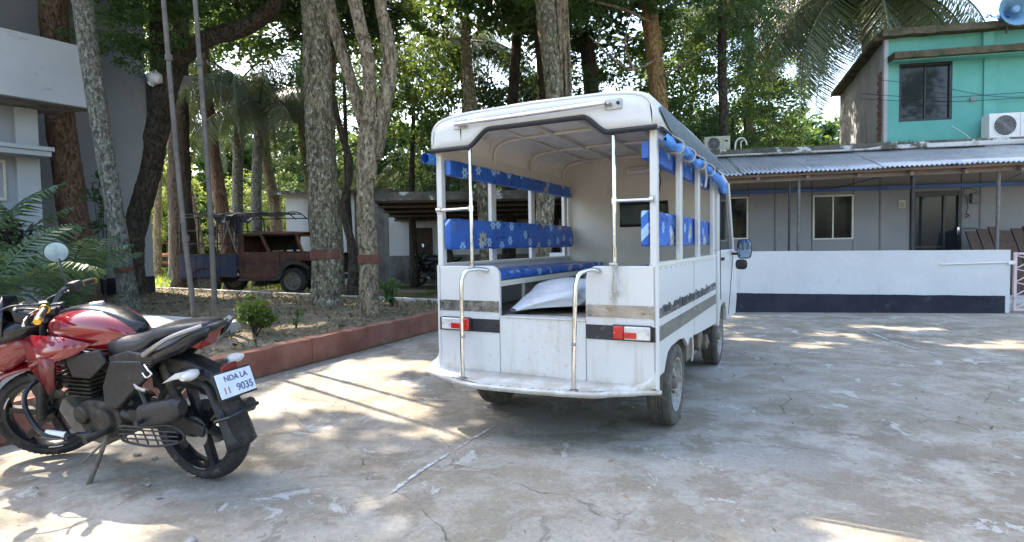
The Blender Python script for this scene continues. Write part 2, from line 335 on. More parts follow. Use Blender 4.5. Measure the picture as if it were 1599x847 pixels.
K['cream'] = M2('cream_window_frame', (.52,.47,.38), (.60,.55,.46), 6, .55, bump=.1)
K['dframe'] = M2('black_door_frame', (.015,.015,.018), (.025,.025,.028), 6, .4, bump=.1)
K['bluebeam'] = M2('blue_painted_beam', (.03,.09,.26), (.05,.13,.34), 4, .55, bump=.2)
K['wood'] = M2('weathered_wood', (.14,.10,.075), (.23,.17,.13), 5, .85, bump=.7, st=(.4,4,4), dirt=((.22,.12,.10), .55, .7, 2, (1,1,1)))
K['plank'] = M2('dark_brown_plank', (.06,.035,.025), (.10,.062,.045), 6, .8, bump=.7, st=(6,6,.5))
K['post'] = M2('dark_iron_post', (.03,.028,.03), (.06,.055,.055), 9, .6, .3, bump=.4)
K['post2'] = M2('grey_iron_post', (.12,.115,.11), (.18,.17,.165), 9, .6, .3, bump=.4)
K['tin'] = M2('galvanised_roof_tin', (.42,.44,.46), (.56,.58,.60), 1.6, .42, .55, bump=.2, dirt=((.30,.25,.20), .56, .72, 2.5, (1,1,1)))
K['mossc'] = M2('mossy_old_concrete', (.09,.085,.07), (.19,.175,.15), 2.5, .95, bump=1, bd=.03, bscale=16, dirt=((.60,.60,.57), .55, .60, 3.2, (1,1,1)), spec=.1)
K['mosst'] = M2('dark_mossy_edge', (.05,.055,.03), (.13,.11,.075), 4, .95, bump=1, bd=.03, bscale=16, dirt=((.17,.11,.08), .55, .7, 5, (1,1,1)), spec=.1)
K['ledge'] = M2('stained_white_ledge', (.50,.49,.46), (.62,.61,.58), 1.8, .9, bump=.6, bd=.01, dirt=((.10,.09,.07), .5, .6, 1.6, (1,1,1)), spec=.1)
K['teal'] = M2('teal_wall_paint', (.105,.34,.29), (.15,.41,.35), 1.2, .75, bump=.3, bd=.006, dirt=((.13,.33,.27), .58, .76, 2.2, (1,1,.4)), spec=.2)
K['oldwall'] = M2('weathered_grey_plaster', (.30,.30,.305), (.47,.47,.475), 1.0, .9, bump=.8, bd=.02, bscale=10, st=(1,1.2,.6), dirt=((.14,.09,.075), .60, .72, 1.6, (2.4,2.4,.25)), spec=.1)
K['brick'] = M2('worn_red_brick', (.17,.075,.055), (.27,.15,.12), 8, .9, bump=.9, bd=.01)
K['acw'] = M2('white_ac_casing', (.66,.66,.63), (.72,.72,.70), 4, .5, bump=.1, dirt=((.46,.43,.36), .58, .75, 6, (1,1,.5)))
K['acy'] = M2('old_cream_ac_casing', (.38,.38,.27), (.46,.45,.34), 4, .6, bump=.2, dirt=((.22,.2,.14), .55, .75, 6, (1,1,.5)))
K['grille'] = M2('dark_fan_grille', (.03,.032,.035), (.05,.05,.055), 9, .5, bump=.1)
K['horn'] = M2('blue_grey_horn', (.13,.27,.40), (.18,.34,.48), 5, .45, bump=.2, dirt=((.28,.33,.35), .56, .7, 8, (1,1,1)))
K['pink'] = M2('pale_pink_gate_paint', (.56,.42,.42), (.64,.52,.52), 7, .6, bump=.3, dirt=((.3,.18,.12), .6, .72, 14, (1,1,1)))
K['pvc'] = M2('pale_pvc_pipe', (.58,.58,.50), (.66,.66,.6), 7, .5, bump=.1)
K['greyw'] = M2('grey_painted_plaster', (.30,.315,.345), (.35,.365,.395), .9, .85, bump=.35, bd=.006, bscale=12, dirt=((.24,.245,.25), .58, .78, 1.6, (1,1,.4)), spec=.15)
K['grayw2'] = M2('pale_grey_parapet', (.40,.415,.44), (.46,.475,.50), .9, .85, bump=.35, bd=.006, bscale=12, dirt=((.30,.30,.30), .60, .74, 3.0, (1,1,2.5)), spec=.15)
K['soffit'] = M2('stained_soffit', (.22,.20,.18), (.33,.31,.28), 2, .9, bump=.4, dirt=((.13,.11,.09), .5, .7, 3, (1,1,1)), spec=.1)
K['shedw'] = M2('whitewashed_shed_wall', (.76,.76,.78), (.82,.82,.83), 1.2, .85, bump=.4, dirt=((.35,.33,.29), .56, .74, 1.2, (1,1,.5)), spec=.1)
K['shedg'] = M2('dingy_shaded_shed_wall', (.20,.19,.175), (.33,.32,.30), 1.2, .9, bump=.4, dirt=((.10,.095,.085), .5, .7, 1.5, (1,1,.4)), spec=.1)  # also carries painted tree shade on the shed front
K['polem'] = M2('weathered_steel_pole', (.085,.075,.065), (.15,.13,.115), 6, .6, .4, bump=.3)
K['b_lich'] = bark('lichen_bark', (.10,.085,.052), (.24,.20,.13), (.48,.47,.37), .74)
K['b_slim'] = bark('pale_ringed_bark', (.13,.125,.10), (.28,.265,.22), (.46,.47,.41), .7, 1.2, (1,1,1.2))
K['b_brown'] = bark('brown_flaky_bark', (.13,.075,.05), (.24,.155,.105), (.30,.22,.16), .25)
K['b_dark'] = bark('dark_bark', (.045,.035,.028), (.10,.08,.06), (.13,.14,.10), .25)
K['b_twin'] = bark('tan_spotted_bark', (.15,.115,.072), (.33,.26,.17), (.50,.46,.36), .6)
K['b_mossy'] = bark('orange_mossy_bark', (.20,.12,.05), (.33,.22,.10), (.25,.26,.12), .4)
K['b_moss2'] = bark('green_mossy_bark', (.10,.10,.04), (.20,.17,.08), (.17,.20,.07), .5)
K['band'] = M2('red_oxide_band_paint', (.10,.042,.03), (.16,.075,.052), 6, .85, bump=.7, bd=.015, dirt=((.16,.13,.10), .56, .68, 6, (1,1,1)), spec=.1)
K['lf_mid'] = leafm('mid_green_leaf', (.038,.090,.030), (.072,.145,.046), (.14,.23,.04), .34, .36)
K['lf_dark'] = leafm('dark_green_leaf', (.024,.058,.028), (.048,.095,.042), (.07,.13,.025), .28, .38)
K['lf_lime'] = leafm('fresh_and_sunlit_leaf', (.06,.12,.025), (.11,.18,.04), (.26,.34,.08), .42)  # lighter leaf copy; sunlight on the far bushes is put into its colour
K['lf_palm'] = leafm('palm_leaf', (.085,.115,.07), (.14,.17,.10), (.14,.18,.06), .28, .30)
K['lf_areca'] = leafm('areca_leaf', (.07,.12,.065), (.12,.18,.095), (.16,.24,.06), .3, .26)
K['lf_grass'] = leafm('grass_blade', (.06,.13,.02), (.10,.19,.03), (.25,.36,.04), .45)
K['lf_wine'] = leafm('wine_dark_leaf', (.018,.012,.014), (.035,.02,.022), (.05,.02,.02), .2)
K['dry'] = M2('dry_brown_leaf', (.13,.085,.045), (.24,.17,.09), 12, .8, bump=.2)
K['stone'] = M2('small_grey_stone', (.20,.19,.175), (.34,.32,.30), 9, .9, bump=.8)

# ---------------------------------------------------------------- ground, yard, bed, kerb
def hill(x, y):
    return max(0, y-19)*.016 + .03*noise.noise(Vector((x*.3, y*.3, 0)))-.05
mb = MB(); mb.grid(lambda a, b: (-90+180*a, -30+150*b, hill(-90+180*a, -30+150*b)), 90, 75)
tag(mb.build('ground', K['dirt']), kind='structure')
def kerb_pt(t, off=0):  # t metres from the far corner along the kerb, off metres to the left
    return Vector((-.45-.41*t-.912*off, 9.75-.912*t+.41*off, 0))
mb = MB(); vs = [(kerb_pt(14).x, kerb_pt(14).y), (16, -6), (16, 6.0), (9, 9.25), (3, 10.4), (-.45, 10.6), (-.45, 9.75)]
def yard(a, b):
    y = -6+16.9*b; t = (9.75-y)/.912; xl = -.45-.41*max(0, t); x = xl+.02+(17-xl)*a
    return (x, y, .012*noise.noise(Vector((x*.5, y*.5, 3)))-.006+(.0))
mb.grid(yard, 80, 80); tag(mb.build('yard', K['yard']), kind='structure')
A_, B_, C_, D_ = Vector((-.55, 9.75, 0)), Vector((-10.8, 16, 0)), Vector((-17, 5, 0)), Vector((-6.3, -3, 0))
def bed(a, b):
    p = (A_*(1-a)+B_*a)*(1-b)+(D_*(1-a)+C_*a)*b
    z = .215+.05*noise.noise(Vector((p.x*.9, p.y*.9, 1)))+.02*noise.noise(Vector((p.x*5, p.y*5, 4)))
    return (p.x, p.y, z)
mb = MB(); mb.grid(bed, 90, 90); tag(mb.build('garden_bed_soil', K['soil']), kind='structure')
# kerb wall in cast lengths
root = empty('kerb_wall', tuple(kerb_pt(0)), 0, 'low red oxide painted kerb wall running beside the soil bed', 'kerb')
kr = atan2(-.912, -.41); root.rotation_euler.z = kr
for i in range(7):
    mb = MB(); n = 34; x0, x1 = i*2.05, i*2.05+2.044
    for k in range(n):
        a, b = x0+(x1-x0)*k/n, x0+(x1-x0)*(k+1)/n
        za, zb = [.255+.010*noise.noise(Vector((q*1.1, 0, 5)))+.010*noise.noise(Vector((q*7, 0, 5))) for q in (a, b)]
        mb.add([(a,0,-.05),(b,0,-.05),(b,0,zb),(a,0,za),(a,-.14,-.05),(b,-.14,-.05),(b,-.14,zb),(a,-.14,za)],
               [(0,1,2,3),(3,2,6,7),(7,6,5,4)]+([(0,3,7,4)] if k == 0 else [])+([(1,5,6,2)] if k == n-1 else []))
    mb.jit(.010, 5, i); bm_o = mb.build('kerb_length', K['red_kerb'], root)
# thin cement edging at the far side of the bed
root = empty('bed_edging', (A_.x, A_.y, 0), atan2(6.25, -10.25), 'thin pale cement edging along the far side of the soil bed', 'edging')
for i in range(6):
    mb = MB(); mb.box(i*2.0, i*2.0+1.99, -.05, .03, 0, .27); mb.jit(.006, 3, i).build('edging_length', K['slab'], root, bevel=.01)
# pale cement platform under the flag poles
mb = MB(); pp = [(-3.37,7.03),(-5.37,7.98),(-8.2,9.3),(-7.6,4.0),(-4.6,2.3),(-3.34,4.9)]
mb.prism(pp, .1, .345, 'uv'); tag(mb.build('platform', K['slab'], bevel=.012), kind='structure')
# pale mortar lines between the old slabs of the yard
def strip(name, P, wd, seed, m):
    P = crv([Vector((p[0], p[1], 0)) for p in P], 14); mb = MB(); vs = []
    for i, p in enumerate(P):
        t = (P[min(i+1, len(P)-1)]-P[max(i-1, 0)]).normalized(); nn = Vector((-t.y, t.x, 0))
        q = wd*max(.05, .55+1.1*noise.noise(Vector((i*.45, seed, 0))))*min(1, i/3+.05, (len(P)-1-i)/3+.05); s_ = wd*.3*noise.noise(Vector((i*.5, seed+9, 0)))
        
        for e in (p+nn*(q+s_+.006*noise.noise(Vector((i*1.7, seed+3, 0)))), p-nn*(q-s_+.006*noise.noise(Vector((i*1.9, seed+5, 0))))):
            vs.append(Vector((e.x, e.y, .012*noise.noise(Vector((e.x*.5, e.y*.5, 3)))-.0015)))
    mb.add(vs, [(2*i, 2*i+1, 2*i+3, 2*i+2) for i in range(len(P)-1)]); return tag(mb.build(name, m), kind='structure')
K['mortar'] = M2('pale_mortar', (.42,.415,.40), (.56,.555,.54), 9, .85, bump=.5, dirt=((.2,.19,.17), .5, .6, 14, (1,1,1)))
strip('mortar_joint', [(-.62,2.76),(-.52,3.02),(-.38,3.3)], .022, 1, K['mortar'])
strip('mortar_joint', [(-.36,3.34),(-.20,3.66),(-.12,3.82)], .014, 2, K['mortar'])
strip('mortar_joint', [(4.7,7.6),(4.5,6.6),(4.45,5.9)], .03, 4, K['mortar'])

# ---------------------------------------------------------------- compound wall and gate
BA = radians(-10.6); B0 = Vector((3.84, 9.89, 0))
def broot(name, label, cat): return empty(name, tuple(B0), BA, label, cat)
root = broot('compound_wall', 'low white limewashed wall with navy black base at the back of the yard', 'wall')
def topz(x): return 1.045-.008*x
mb = MB(); n = 24
for k in range(n):
    a, b = -3.2+7.4*k/n, -3.2+7.4*(k+1)/n
    ja, jb = [.006*noise.noise(Vector((q*1.7, 2, 0))) for q in (a, b)]
    mb.add([(a,0,0),(b,0,0),(b,0,topz(b)+jb),(a,0,topz(a)+ja),(a,.13,0),(b,.13,0),(b,.13,topz(b)+jb),(a,.13,topz(a)+ja)],
           [(0,1,2,3),(3,2,6,7),(7,6,5,4)]+([(0,3,7,4)] if k == 0 else [])+([(1,5,6,2)] if k == n-1 else []))
mb.build('masonry', K['wallw'], root)
mb = MB(); nb = 160; rp = random.Random(8)
tz = [.322-.012*(-3.2+7.33*k/nb)+.006*noise.noise(Vector((k*.13, 5, 0)))+.004*noise.noise(Vector((k*.7, 1, 0))) for k in range(nb+1)]
vs = []
for k in range(nb+1):
    x = -3.2+7.33*k/nb
    for z, y in ((-.02, -.020), (.02, -.016+.004*noise.noise(Vector((x*6, 0, 0)))), (.16, -.014+.003*noise.noise(Vector((x*4, 3, 0)))), (tz[k], -.013), (tz[k]+.003, -.001)): vs.append((x, y, z))
mb.add(vs, [(5*k+q, 5*k+5+q, 5*k+6+q, 5*k+1+q) for k in range(nb) for q in range(4)])
mb.build('painted_base', K['wallb'], root)
mb = MB(); mb.box(3.9-.25, 4.13, -.02, -.004, .235, .255); mb.build('base_ridge', K['wallb'], root, bevel=.004)
mb = MB(); mb.tube(crv([(3.2,-.012,.79),(3.6,-.014,.80),(4.2,-.012,.815),(4.27,-.02,.81)], 4), .011, 8); mb.box(4.16, 4.25, -.03, .0, .78, .84); mb.build('gate_bolt', K['acw'], root)
root = broot('yard_gate', 'pale pink metal lattice gate at the end of the white wall', 'gate')
mb = MB()
for x in (4.27, 5.45): mb.box(x, x+.04, .02, .06, .03, .97)
for z in (.03, .93): mb.box(4.27, 5.49, .022, .058, z, z+.035)
mb.build('gate_frame', K['pink'], root, bevel=.004)
for i in range(4):
    z0 = .07+i*.215
    for sgn in (1, -1):
        for c in range(2):
            x0 = 4.31+.57*c
            P = [(x0, .04+.004*sgn, z0 if sgn > 0 else z0+.2), (x0+.28, .04+.004*sgn, z0+.15 if sgn > 0 else z0+.12), (x0+.57, .04+.004*sgn, z0+.2 if sgn > 0 else z0)]
            MB().tube(crv(P, 5), .009, 6).build('lattice_bar', K['pink'], root)
# ---------------------------------------------------------------- single storey house
root = broot('long_house', 'long grey single storey house with tin veranda roof behind the white wall', 'house'); HR = root
def part(name, m, f, parent=None, **k):
    mb = MB(); f(mb); return mb.build(name, m, parent or HR, **k)
part('veranda_floor', K['slab'], lambda m: m.box(-3.2, 8, .3, 3.0, -.02, .12))
cols = [(-3.2,-2.2),(-2.19,-1.12),(-1.11,-.05),(-.04,.87),(.88,1.425),(1.435,2.18),(2.185,3.0),(3.005,3.52),(3.53,4.1),(4.11,5.05),(5.06,5.4),(5.41,6.3),(6.31,8)]
for a, b in cols:
    w_ = {-.04:(1.27,2.21), 2.185:(1.23,2.19), 4.11:(.12,2.2)}.get(a)
    for z0, z1 in ([(.12, w_[0]), (w_[1], 3.05)] if w_ else [(.12, 3.05)]):
        if z1-z0 > .01: part('wall_panel', K['panel'], lambda m: m.box(a, b-.006, 3.0, 3.1, z0, z1), bevel=.003)
for s_ in (.875, 1.43, 3.525, 5.405, -1.115):
    part('cover_strip', K['post2'], lambda m: m.box(s_-.013, s_+.013, 2.985, 2.998, .14, 2.95))
part('room_darkness', K['dark'], lambda m: (m.box(-3.2, 8, 5.2, 5.25, 0, 3.0), m.box(-3.2, -3.15, 3.1, 5.2, 0, 3.0), m.box(7.95, 8, 3.1, 5.2, 0, 3.0), m.box(-3.15, 7.95, 3.1, 5.2, -.02, .1)))  # dark sheets stand in for the shade inside the rooms
def window(s0, s1, z0, z1, mid=True, fm='cream', d=2.97, parent=None, fw=.035):
    def f(m):
        for a, b in ((s0, s0+fw), (s1-fw, s1)): m.box(a, b, d, d+.07, z0, z1)
        for a, b in ((z0, z0+fw), (z1-fw, z1)): m.box(s0+fw, s1-fw, d+.002, d+.068, a, b)
        if mid: m.box((s0+s1)/2-.015, (s0+s1)/2+.015, d+.004, d+.066, z0+fw, z1-fw)
    fr = part('window', K[fm], f, parent, bevel=.003)
    halves = [(s0+fw, (s0+s1)/2-.015), ((s0+s1)/2+.015, s1-fw)] if mid else [(s0+fw, s1-fw)]
    for i, (a, b) in enumerate(halves): part('pane', K['wglass' if parent is None else 'glass'], lambda m: m.box(a, b, d+.03+.012*i, d+.036+.012*i, z0+fw, z1-fw), fr)
    return fr
w1 = window(.0, .87, 1.27, 2.21); w2 = window(2.19, 3.0, 1.23, 2.19)
def cur(m, s0, s1, z0, z1, d=3.2, n=24):
    m.grid(lambda a, b: (s0+(s1-s0)*a, d+.02*sin(a*n), z0+(z1-z0)*b), 40, 2)
part('curtain', K['curtain_r'], lambda m: cur(m, 2.66, 2.93, 1.22, 2.0), w2); part('curtain', K['curtain_p'], lambda m: cur(m, 2.56, 2.68, 1.22, 1.98, 3.24), w2)
part('curtain', K['curtain_p'], lambda m: cur(m, 2.24, 2.34, 1.22, 1.95, 3.26), w2); part('curtain', K['gold'], lambda m: cur(m, .60, .80, 1.25, 1.75, 3.3), w1)
part('inner_bar', K['post'], lambda m: [m.box(2.22, 2.97, 3.12, 3.13, z, z+.012) for z in (1.4, 1.58, 1.76, 1.94)], w2, split=True)
for i in range(6): part('curtain_rail', K['steel'], lambda m: m.tube([(2.26+.11*i, 2.96, 1.27), (2.26+.11*i, 2.96, 2.15)], .004, 5), w2) if 0 else None
def door(m):
    for a, b in ((4.115, 4.185), (4.975, 5.045)): m.box(a, b, 2.95, 3.04, .12, 2.2)
    m.box(4.185, 4.975, 2.952, 3.038, 2.10, 2.198); m.box(4.185, 4.975, 2.952, 3.038, .12, .2)
    m.box(4.70, 4.74, 2.954, 3.036, .2, 2.1); m.box(4.185, 4.7, 2.956, 3.034, 1.02, 1.06)
dr = part('door', K['dframe'], door, bevel=.004)
part('door_glass', K['glass'], lambda m: m.box(4.185, 4.70, 2.99, 2.996, .2, 2.1), dr); part('door_glass', K['glass'], lambda m: m.box(4.74, 4.975, 3.0, 3.006, .2, 2.1), dr)
part('door_handle', K['chrome'], lambda m: m.box(4.95, 4.99, 2.92, 2.95, 1.28, 1.45), dr, bevel=.006)
part('door_bolt', K['chrome'], lambda m: m.tube([(5.0,2.94,1.42),(5.32,2.96,1.42)], .008, 6), dr)
part('blue_beam', K['bluebeam'], lambda m: m.box(-3.2, 8, 2.86, 2.94, 2.265, 2.335))
part('wall_plate', K['wood'], lambda m: m.box(-3.2, 8, 2.9, 2.98, 2.93, 3.02))
for i in range(13):   # rafters
    s_ = -2.9+.9*i; part('rafter', K['wood'], lambda m: m.add([(s_,1.45,2.40),(s_+.06,1.45,2.40),(s_+.06,2.9,2.97),(s_,2.9,2.97),(s_,1.45,2.46),(s_+.06,1.45,2.46),(s_+.06,2.9,3.03),(s_,2.9,3.03)], [(0,1,2,3),(4,5,6,7),(0,1,5,4),(1,2,6,5),(2,3,7,6),(3,0,4,7)]))
part('eave_beam', K['wood'], lambda m: m.add([(-3.2,1.58,2.33),(8,1.58,2.46),(8,1.58,2.56),(-3.2,1.58,2.43),(-3.2,1.64,2.33),(8,1.64,2.46),(8,1.64,2.56),(-3.2,1.64,2.43)], [(0,1,2,3),(4,5,6,7),(0,1,5,4),(3,2,6,7),(0,3,7,4),(1,2,6,5)]))
part('eave_board', K['wood'], lambda m: m.add([(-3.2,1.46,2.42),(8,1.46,2.55),(8,1.46,2.60),(-3.2,1.46,2.47),(-3.2,1.49,2.42),(8,1.49,2.55),(8,1.49,2.60),(-3.2,1.49,2.47)], [(0,1,2,3),(4,5,6,7),(0,1,5,4),(3,2,6,7),(0,3,7,4),(1,2,6,5)]))
for s_, r_, m_ in ((1.33, .022, 'post'), (1.50, .028, 'post2'), (3.5, .028, 'post'), (4.92, .03, 'post2'), (-1.2, .028, 'post'), (6.6, .03, 'post')):
    part('veranda_post', K[m_], lambda m: m.tube([(s_,1.61,.12),(s_+.015,1.61,2.40)], r_, 10))
part('brace', K['post'], lambda m: m.tube([(1.33,1.61,2.2),(1.62,1.62,2.38)], .014, 6)); part('brace', K['post'], lambda m: m.tube([(5.3,1.62,2.38),(4.95,1.62,2.2)], .014, 6))
part('loose_cable', K['rubber'], lambda m: m.tube(crv([(1.4,1.7,2.25),(2.3,2.4,2.28),(3.0,2.7,2.42),(3.4,2.6,2.52)], 6), .008, 5))
for k in range(9):   # corrugated sheets, each lapped over the next
    s0 = -3.3+1.24*k
    def sheet(m):
        n = 64; vs = []; wdt = 1.30
        for j in range(n+1):
            x = s0+wdt*j/n; c = .018*sin(2*pi*(x)/.082)
            for q in range(5):
                t = q/4; e0 = .0116*(x+3.2)
                vs.append((x, 1.36+1.72*t+.01*noise.noise(Vector((k*3, 0, 0))), 2.475+e0*(1-t)+(.64)*t+c+.012*(k % 2)+.02*noise.noise(Vector((x, t*2, k)))))
        m.add(vs, [(j*5+q, (j+1)*5+q, (j+1)*5+q+1, j*5+q+1) for j in range(n) for q in range(4)])
    part('roof_sheet', K['tin'], sheet, solid=.002, ang=80)
def edge(m):
    n = 70
    for k in range(n):
        a, b = -3.4+11.6*k/n, -3.4+11.6*(k+1)/n
        f = lambda x, s: .03*noise.noise(Vector((x*2.3, s, 0)))+.02*noise.noise(Vector((x*9, s, 0)))
        m.add([(a,2.93+f(a,9),3.09),(b,2.93+f(b,9),3.09),(b,2.93+f(b,2),3.25+f(b,1)),(a,2.93+f(a,2),3.25+f(a,1)),(a,3.25,3.27+f(a,1)),(b,3.25,3.27+f(b,1))], [(0,1,2,3),(3,2,5,4)])
part('roof_edge', K['mossc'], edge)
part('flashing_band', K['ledge'], lambda m: m.add([(-3.3,2.90,3.10),(8,2.90,3.10),(8,2.86,3.20),(3.6,2.88,3.19),(3.2,2.89,3.14),(-3.3,2.89,3.14)], [(0,1,2,3,4,5)]), solid=.01)
part('flat_roof', K['mossc'], lambda m: m.box(-3.4, 8.3, 3.1, 9.5, 3.06, 3.2))
mb = MB()
for i in range(260):
    x = random.Random(i).uniform(-3, 4.2); r = random.Random(i+99)
    z = 3.25; h = r.uniform(.02, .09); mb.add([(x,3.0,z-.02),(x+.02,3.0,z-.02),(x+r.uniform(-.04,.06),2.97+r.uniform(-.05,.1),z+h)], [(0,1,2)])
tag(mb.build('moss_tufts', K['lf_grass'], HR), kind='stuff')
def notice(s_, z, wd, h, name='notice'):
    o = part(name, K['acy'], lambda m: m.box(s_, s_+wd, 2.975, 2.992, z, z+h), bevel=.003)
    part('notice_print', K['post'], lambda m: [m.box(s_+.02, s_+wd-.02, 2.9725, 2.9745, z+.02+.028*q, z+.03+.028*q) for q in range(int((h-.04)/.028))], o)
notice(3.87, 1.87, .13, .17); part('meter_box', K['post2'], lambda m: m.box(5.20, 5.34, 2.90, 2.99, 1.93, 2.13), bevel=.01)
part('meter_wire', K['rubber'], lambda m: (m.tube(crv([(5.27,2.95,2.13),(5.3,2.95,2.2),(5.1,2.95,2.24),(5.05,2.95,2.1)],6), .006, 5), m.tube(crv([(5.1,2.95,2.1),(5.14,2.94,1.9),(5.12,2.95,1.72)],6), .008, 5)))
part('wall_hook', K['dark'], lambda m: m.tube(crv([(5.1,2.94,1.72),(5.16,2.92,1.68),(5.1,2.93,1.64)],4), .012, 5))
for i in range(7):   # dark planks leaning in the veranda
    r = random.Random(i); x = 5.0+.2*i
    o = MB().add([(x,1.95,.12),(x+.19,1.95,.12),(x+.19-.12,2.5,1.35+.04*(i%3)),(x-.12,2.5,1.35+.04*(i%3)),(x,2.0,.12),(x+.19,2.0,.12),(x+.19-.12,2.55,1.35+.04*(i%3)),(x-.12,2.55,1.35+.04*(i%3))], [(0,1,2,3),(4,5,6,7),(0,1,5,4),(1,2,6,5),(2,3,7,6),(3,0,4,7)]).build('leaning_plank', K['plank'], None, bevel=.004)
    o.location = B0; o.rotation_euler.z = BA
    tag(o, 'dark brown plank leaning on the veranda wall, %s from the left' % ['first','second','third','fourth','fifth','sixth','seventh'][i], 'plank', 'planks leaning behind the gate')
# ---------------------------------------------------------------- teal upper building
root = broot('teal_building', 'turquoise painted upper building with weathered grey side wall above the tin roof', 'building'); TR = root
S0, S1, W0, W1, Z0, Z1 = 3.74, 9.5, 4.01, 5.03, 3.74, 4.97
def tw(m):
    d = 3.35
    for a, b, c, e in ((S0, W0, 3.2, 5.0), (W1, S1, 3.2, 5.0), (W0, W1, 3.2, Z0), (W0, W1, Z1, 5.0), (S0, S1, 5.09, 5.56)): m.box(a, b, d, d+.15, c, e)
part('front_wall', K['teal'], tw, TR)
part('room_shade', K['dark'], lambda m: m.box(S0+.3, S1, 5, 5.1, 3.2, 5.5), TR)  # dark sheet painted as the shade behind the window
part('pilaster', K['teal'], lambda m: (m.box(5.6, 5.84, 3.31, 3.348, 3.2, 4.99), m.box(5.56, 5.76, 3.28, 3.348, 5.12, 5.5)), TR, bevel=.006)
part('corner_post', K['oldwall'], lambda m: m.box(S0-.05, S0+.04, 3.30, 3.40, 3.2, 5.5), TR, bevel=.01)
def rough(m, a, b, d0, d1, z0, z1, k=40, amp=.02):
    for i in range(k):
        x0, x1 = a+(b-a)*i/k, a+(b-a)*(i+1)/k; f = lambda x, s: amp*noise.noise(Vector((x*3, s, 0)))
        m.add([(x0,d0+f(x0,1),z0+f(x0,2)),(x1,d0+f(x1,1),z0+f(x1,2)),(x1,d0+f(x1,3),z1+f(x1,4)),(x0,d0+f(x0,3),z1+f(x0,4)),(x0,d1,z0),(x1,d1,z0),(x1,d1,z1),(x0,d1,z1)],
              [(0,1,2,3),(3,2,6,7),(4,5,1,0),(4,5,6,7)]+([(0,3,7,4)] if i == 0 else [])+([(1,5,6,2)] if i == k-1 else []))
part('sunshade', K['mosst'], lambda m: rough(m, S0+.02, S1, 2.98, 3.349, 4.995, 5.13), TR)
part('sunshade_paint', K['teal'], lambda m: m.box(S0+.03, S1, 3.07, 3.345, 4.965, 4.99), TR)
part('parapet_edge', K['mosst'], lambda m: rough(m, S0-.15, S1, 3.12, 3.6, 5.52, 5.66, 60, .03), TR)
part('roof_slab', K['mossc'], lambda m: m.prism([(S0-.1,3.6),(S1,3.6),(S1,8.3),(S0+.7,8.3)], 5.52, 5.62, 'uv'), TR)
tg = window(W0, W1, Z0, Z1, True, 'dframe', 3.36, TR, .05)
# side wall receding, bare plaster with rusty streaks
def side(m):
    vs = []; n = 24
    for i in range(n+1):
        d = 3.4+4.9*i/n
        for j in range(8): z = 3.2+2.32*j/7; vs.append((S0-.01+.17*(d-3.4)+.02*noise.noise(Vector((d*1.3, z*1.3, 0))), d, z))
    m.add(vs, [(i*8+j, (i+1)*8+j, (i+1)*8+j+1, i*8+j+1) for i in range(n) for j in range(7)])
part('side_wall', K['oldwall'], side, TR)
for r_ in range(20):
    for c_ in range(2):
        z = 3.26+.082*r_; d = 3.42+.16*c_+(.07 if r_ % 2 else 0)
        part('brick', K['brick'], lambda m: m.box(S0-.03+.17*(d-3.4)+.006*((r_*7+c_)%3), S0+.02+.17*(d-3.4), d, d+.148, z, z+.07), TR, bevel=.004, seg=1)
part('side_ledge', K['mosst'], lambda m: m.add([(S0-.28,3.3,5.5),(S0-.02,3.3,5.5),(S0+.83,8.3,5.5),(S0+.57,8.3,5.5),(S0-.28,3.3,5.58),(S0-.02,3.3,5.58),(S0+.83,8.3,5.58),(S0+.57,8.3,5.58)], [(0,1,2,3),(4,5,6,7),(0,1,5,4),(1,2,6,5),(2,3,7,6),(3,0,4,7)]).jit(.05, 2), TR)
part('wall_fitting', K['steel'], lambda m: (m.box(5.36,5.44,3.30,3.348,4.10,4.17), m.tube([(5.34,3.28,4.09),(5.47,3.28,4.19)], .014, 6)), TR)
for z0, z1, sg in ((4.24, 4.22, .05), (4.13, 4.10, .03), (4.5, 4.15, .06)):
    part('wall_cable', K['dframe'], lambda m: m.tube(crv([(3.2 if sg < .06 else 3.6,3.2,z0+.12),(4.6,3.22,z0-sg),(6,3.25,z1-sg*.5),(8,3.3,z1)], 6), .006, 5), TR)
part('wall_cable', K['pvc'], lambda m: m.tube(crv([(5.0,3.3,3.6),(5.2,3.2,3.4),(5.35,3.1,3.2),(5.5,3.0,3.12)], 6), .006, 5), TR)
def ac(name, s_, d, z, wd, h, m_, label, feet=True):
    r = broot(name, label, 'air conditioner')
    part('casing', K[m_], lambda m: m.box(s_, s_+wd, d, d+.28, z, z+h), r, bevel=.015)
    cx, cz, R = s_+wd*.36, z+h*.5, h*.40
    part('fan_ring', K[m_], lambda m: m.lathe([(R*1.0, d-.012), (R*1.08, d-.012), (R*1.08, d-.001)], 40, 'y', (cx,0,cz)), r)
    part('fan_recess', K['grille'], lambda m: m.lathe([(0, d-.003), (R, d-.003)], 40, 'y', (cx,0,cz)), r)
    def g(m):
        for q in range(1, 9): m.lathe([(R*q/9, d-.014), (R*q/9+.004, d-.010), (R*q/9, d-.006), (R*q/9-.004, d-.010)], 36, 'y', (cx,0,cz), True)
        for q in range(8): a = q*pi/8; m.tube([(cx-R*cos(a), d-.009, cz-R*sin(a)), (cx+R*cos(a), d-.009, cz+R*sin(a))], .003, 4)
    part('fan_grille', K['steel'], g, r)
    part('brand_panel', K['dframe'], lambda m: m.box(s_+wd*.79, s_+wd*.91, d-.006, d-.001, z+h*.60, z+h*.72), r)
    part('seam', K['grille'], lambda m: m.box(s_+wd*.71, s_+wd*.715, d-.003, d-.001, z+.02, z+h-.02), r)
    if feet: part('foot', K['steel'], lambda m: (m.box(s_+.05, s_+.1, d-.03, d+.3, z-.04, z), m.box(s_+wd-.1, s_+wd-.05, d-.03, d+.3, z-.04, z)), r)
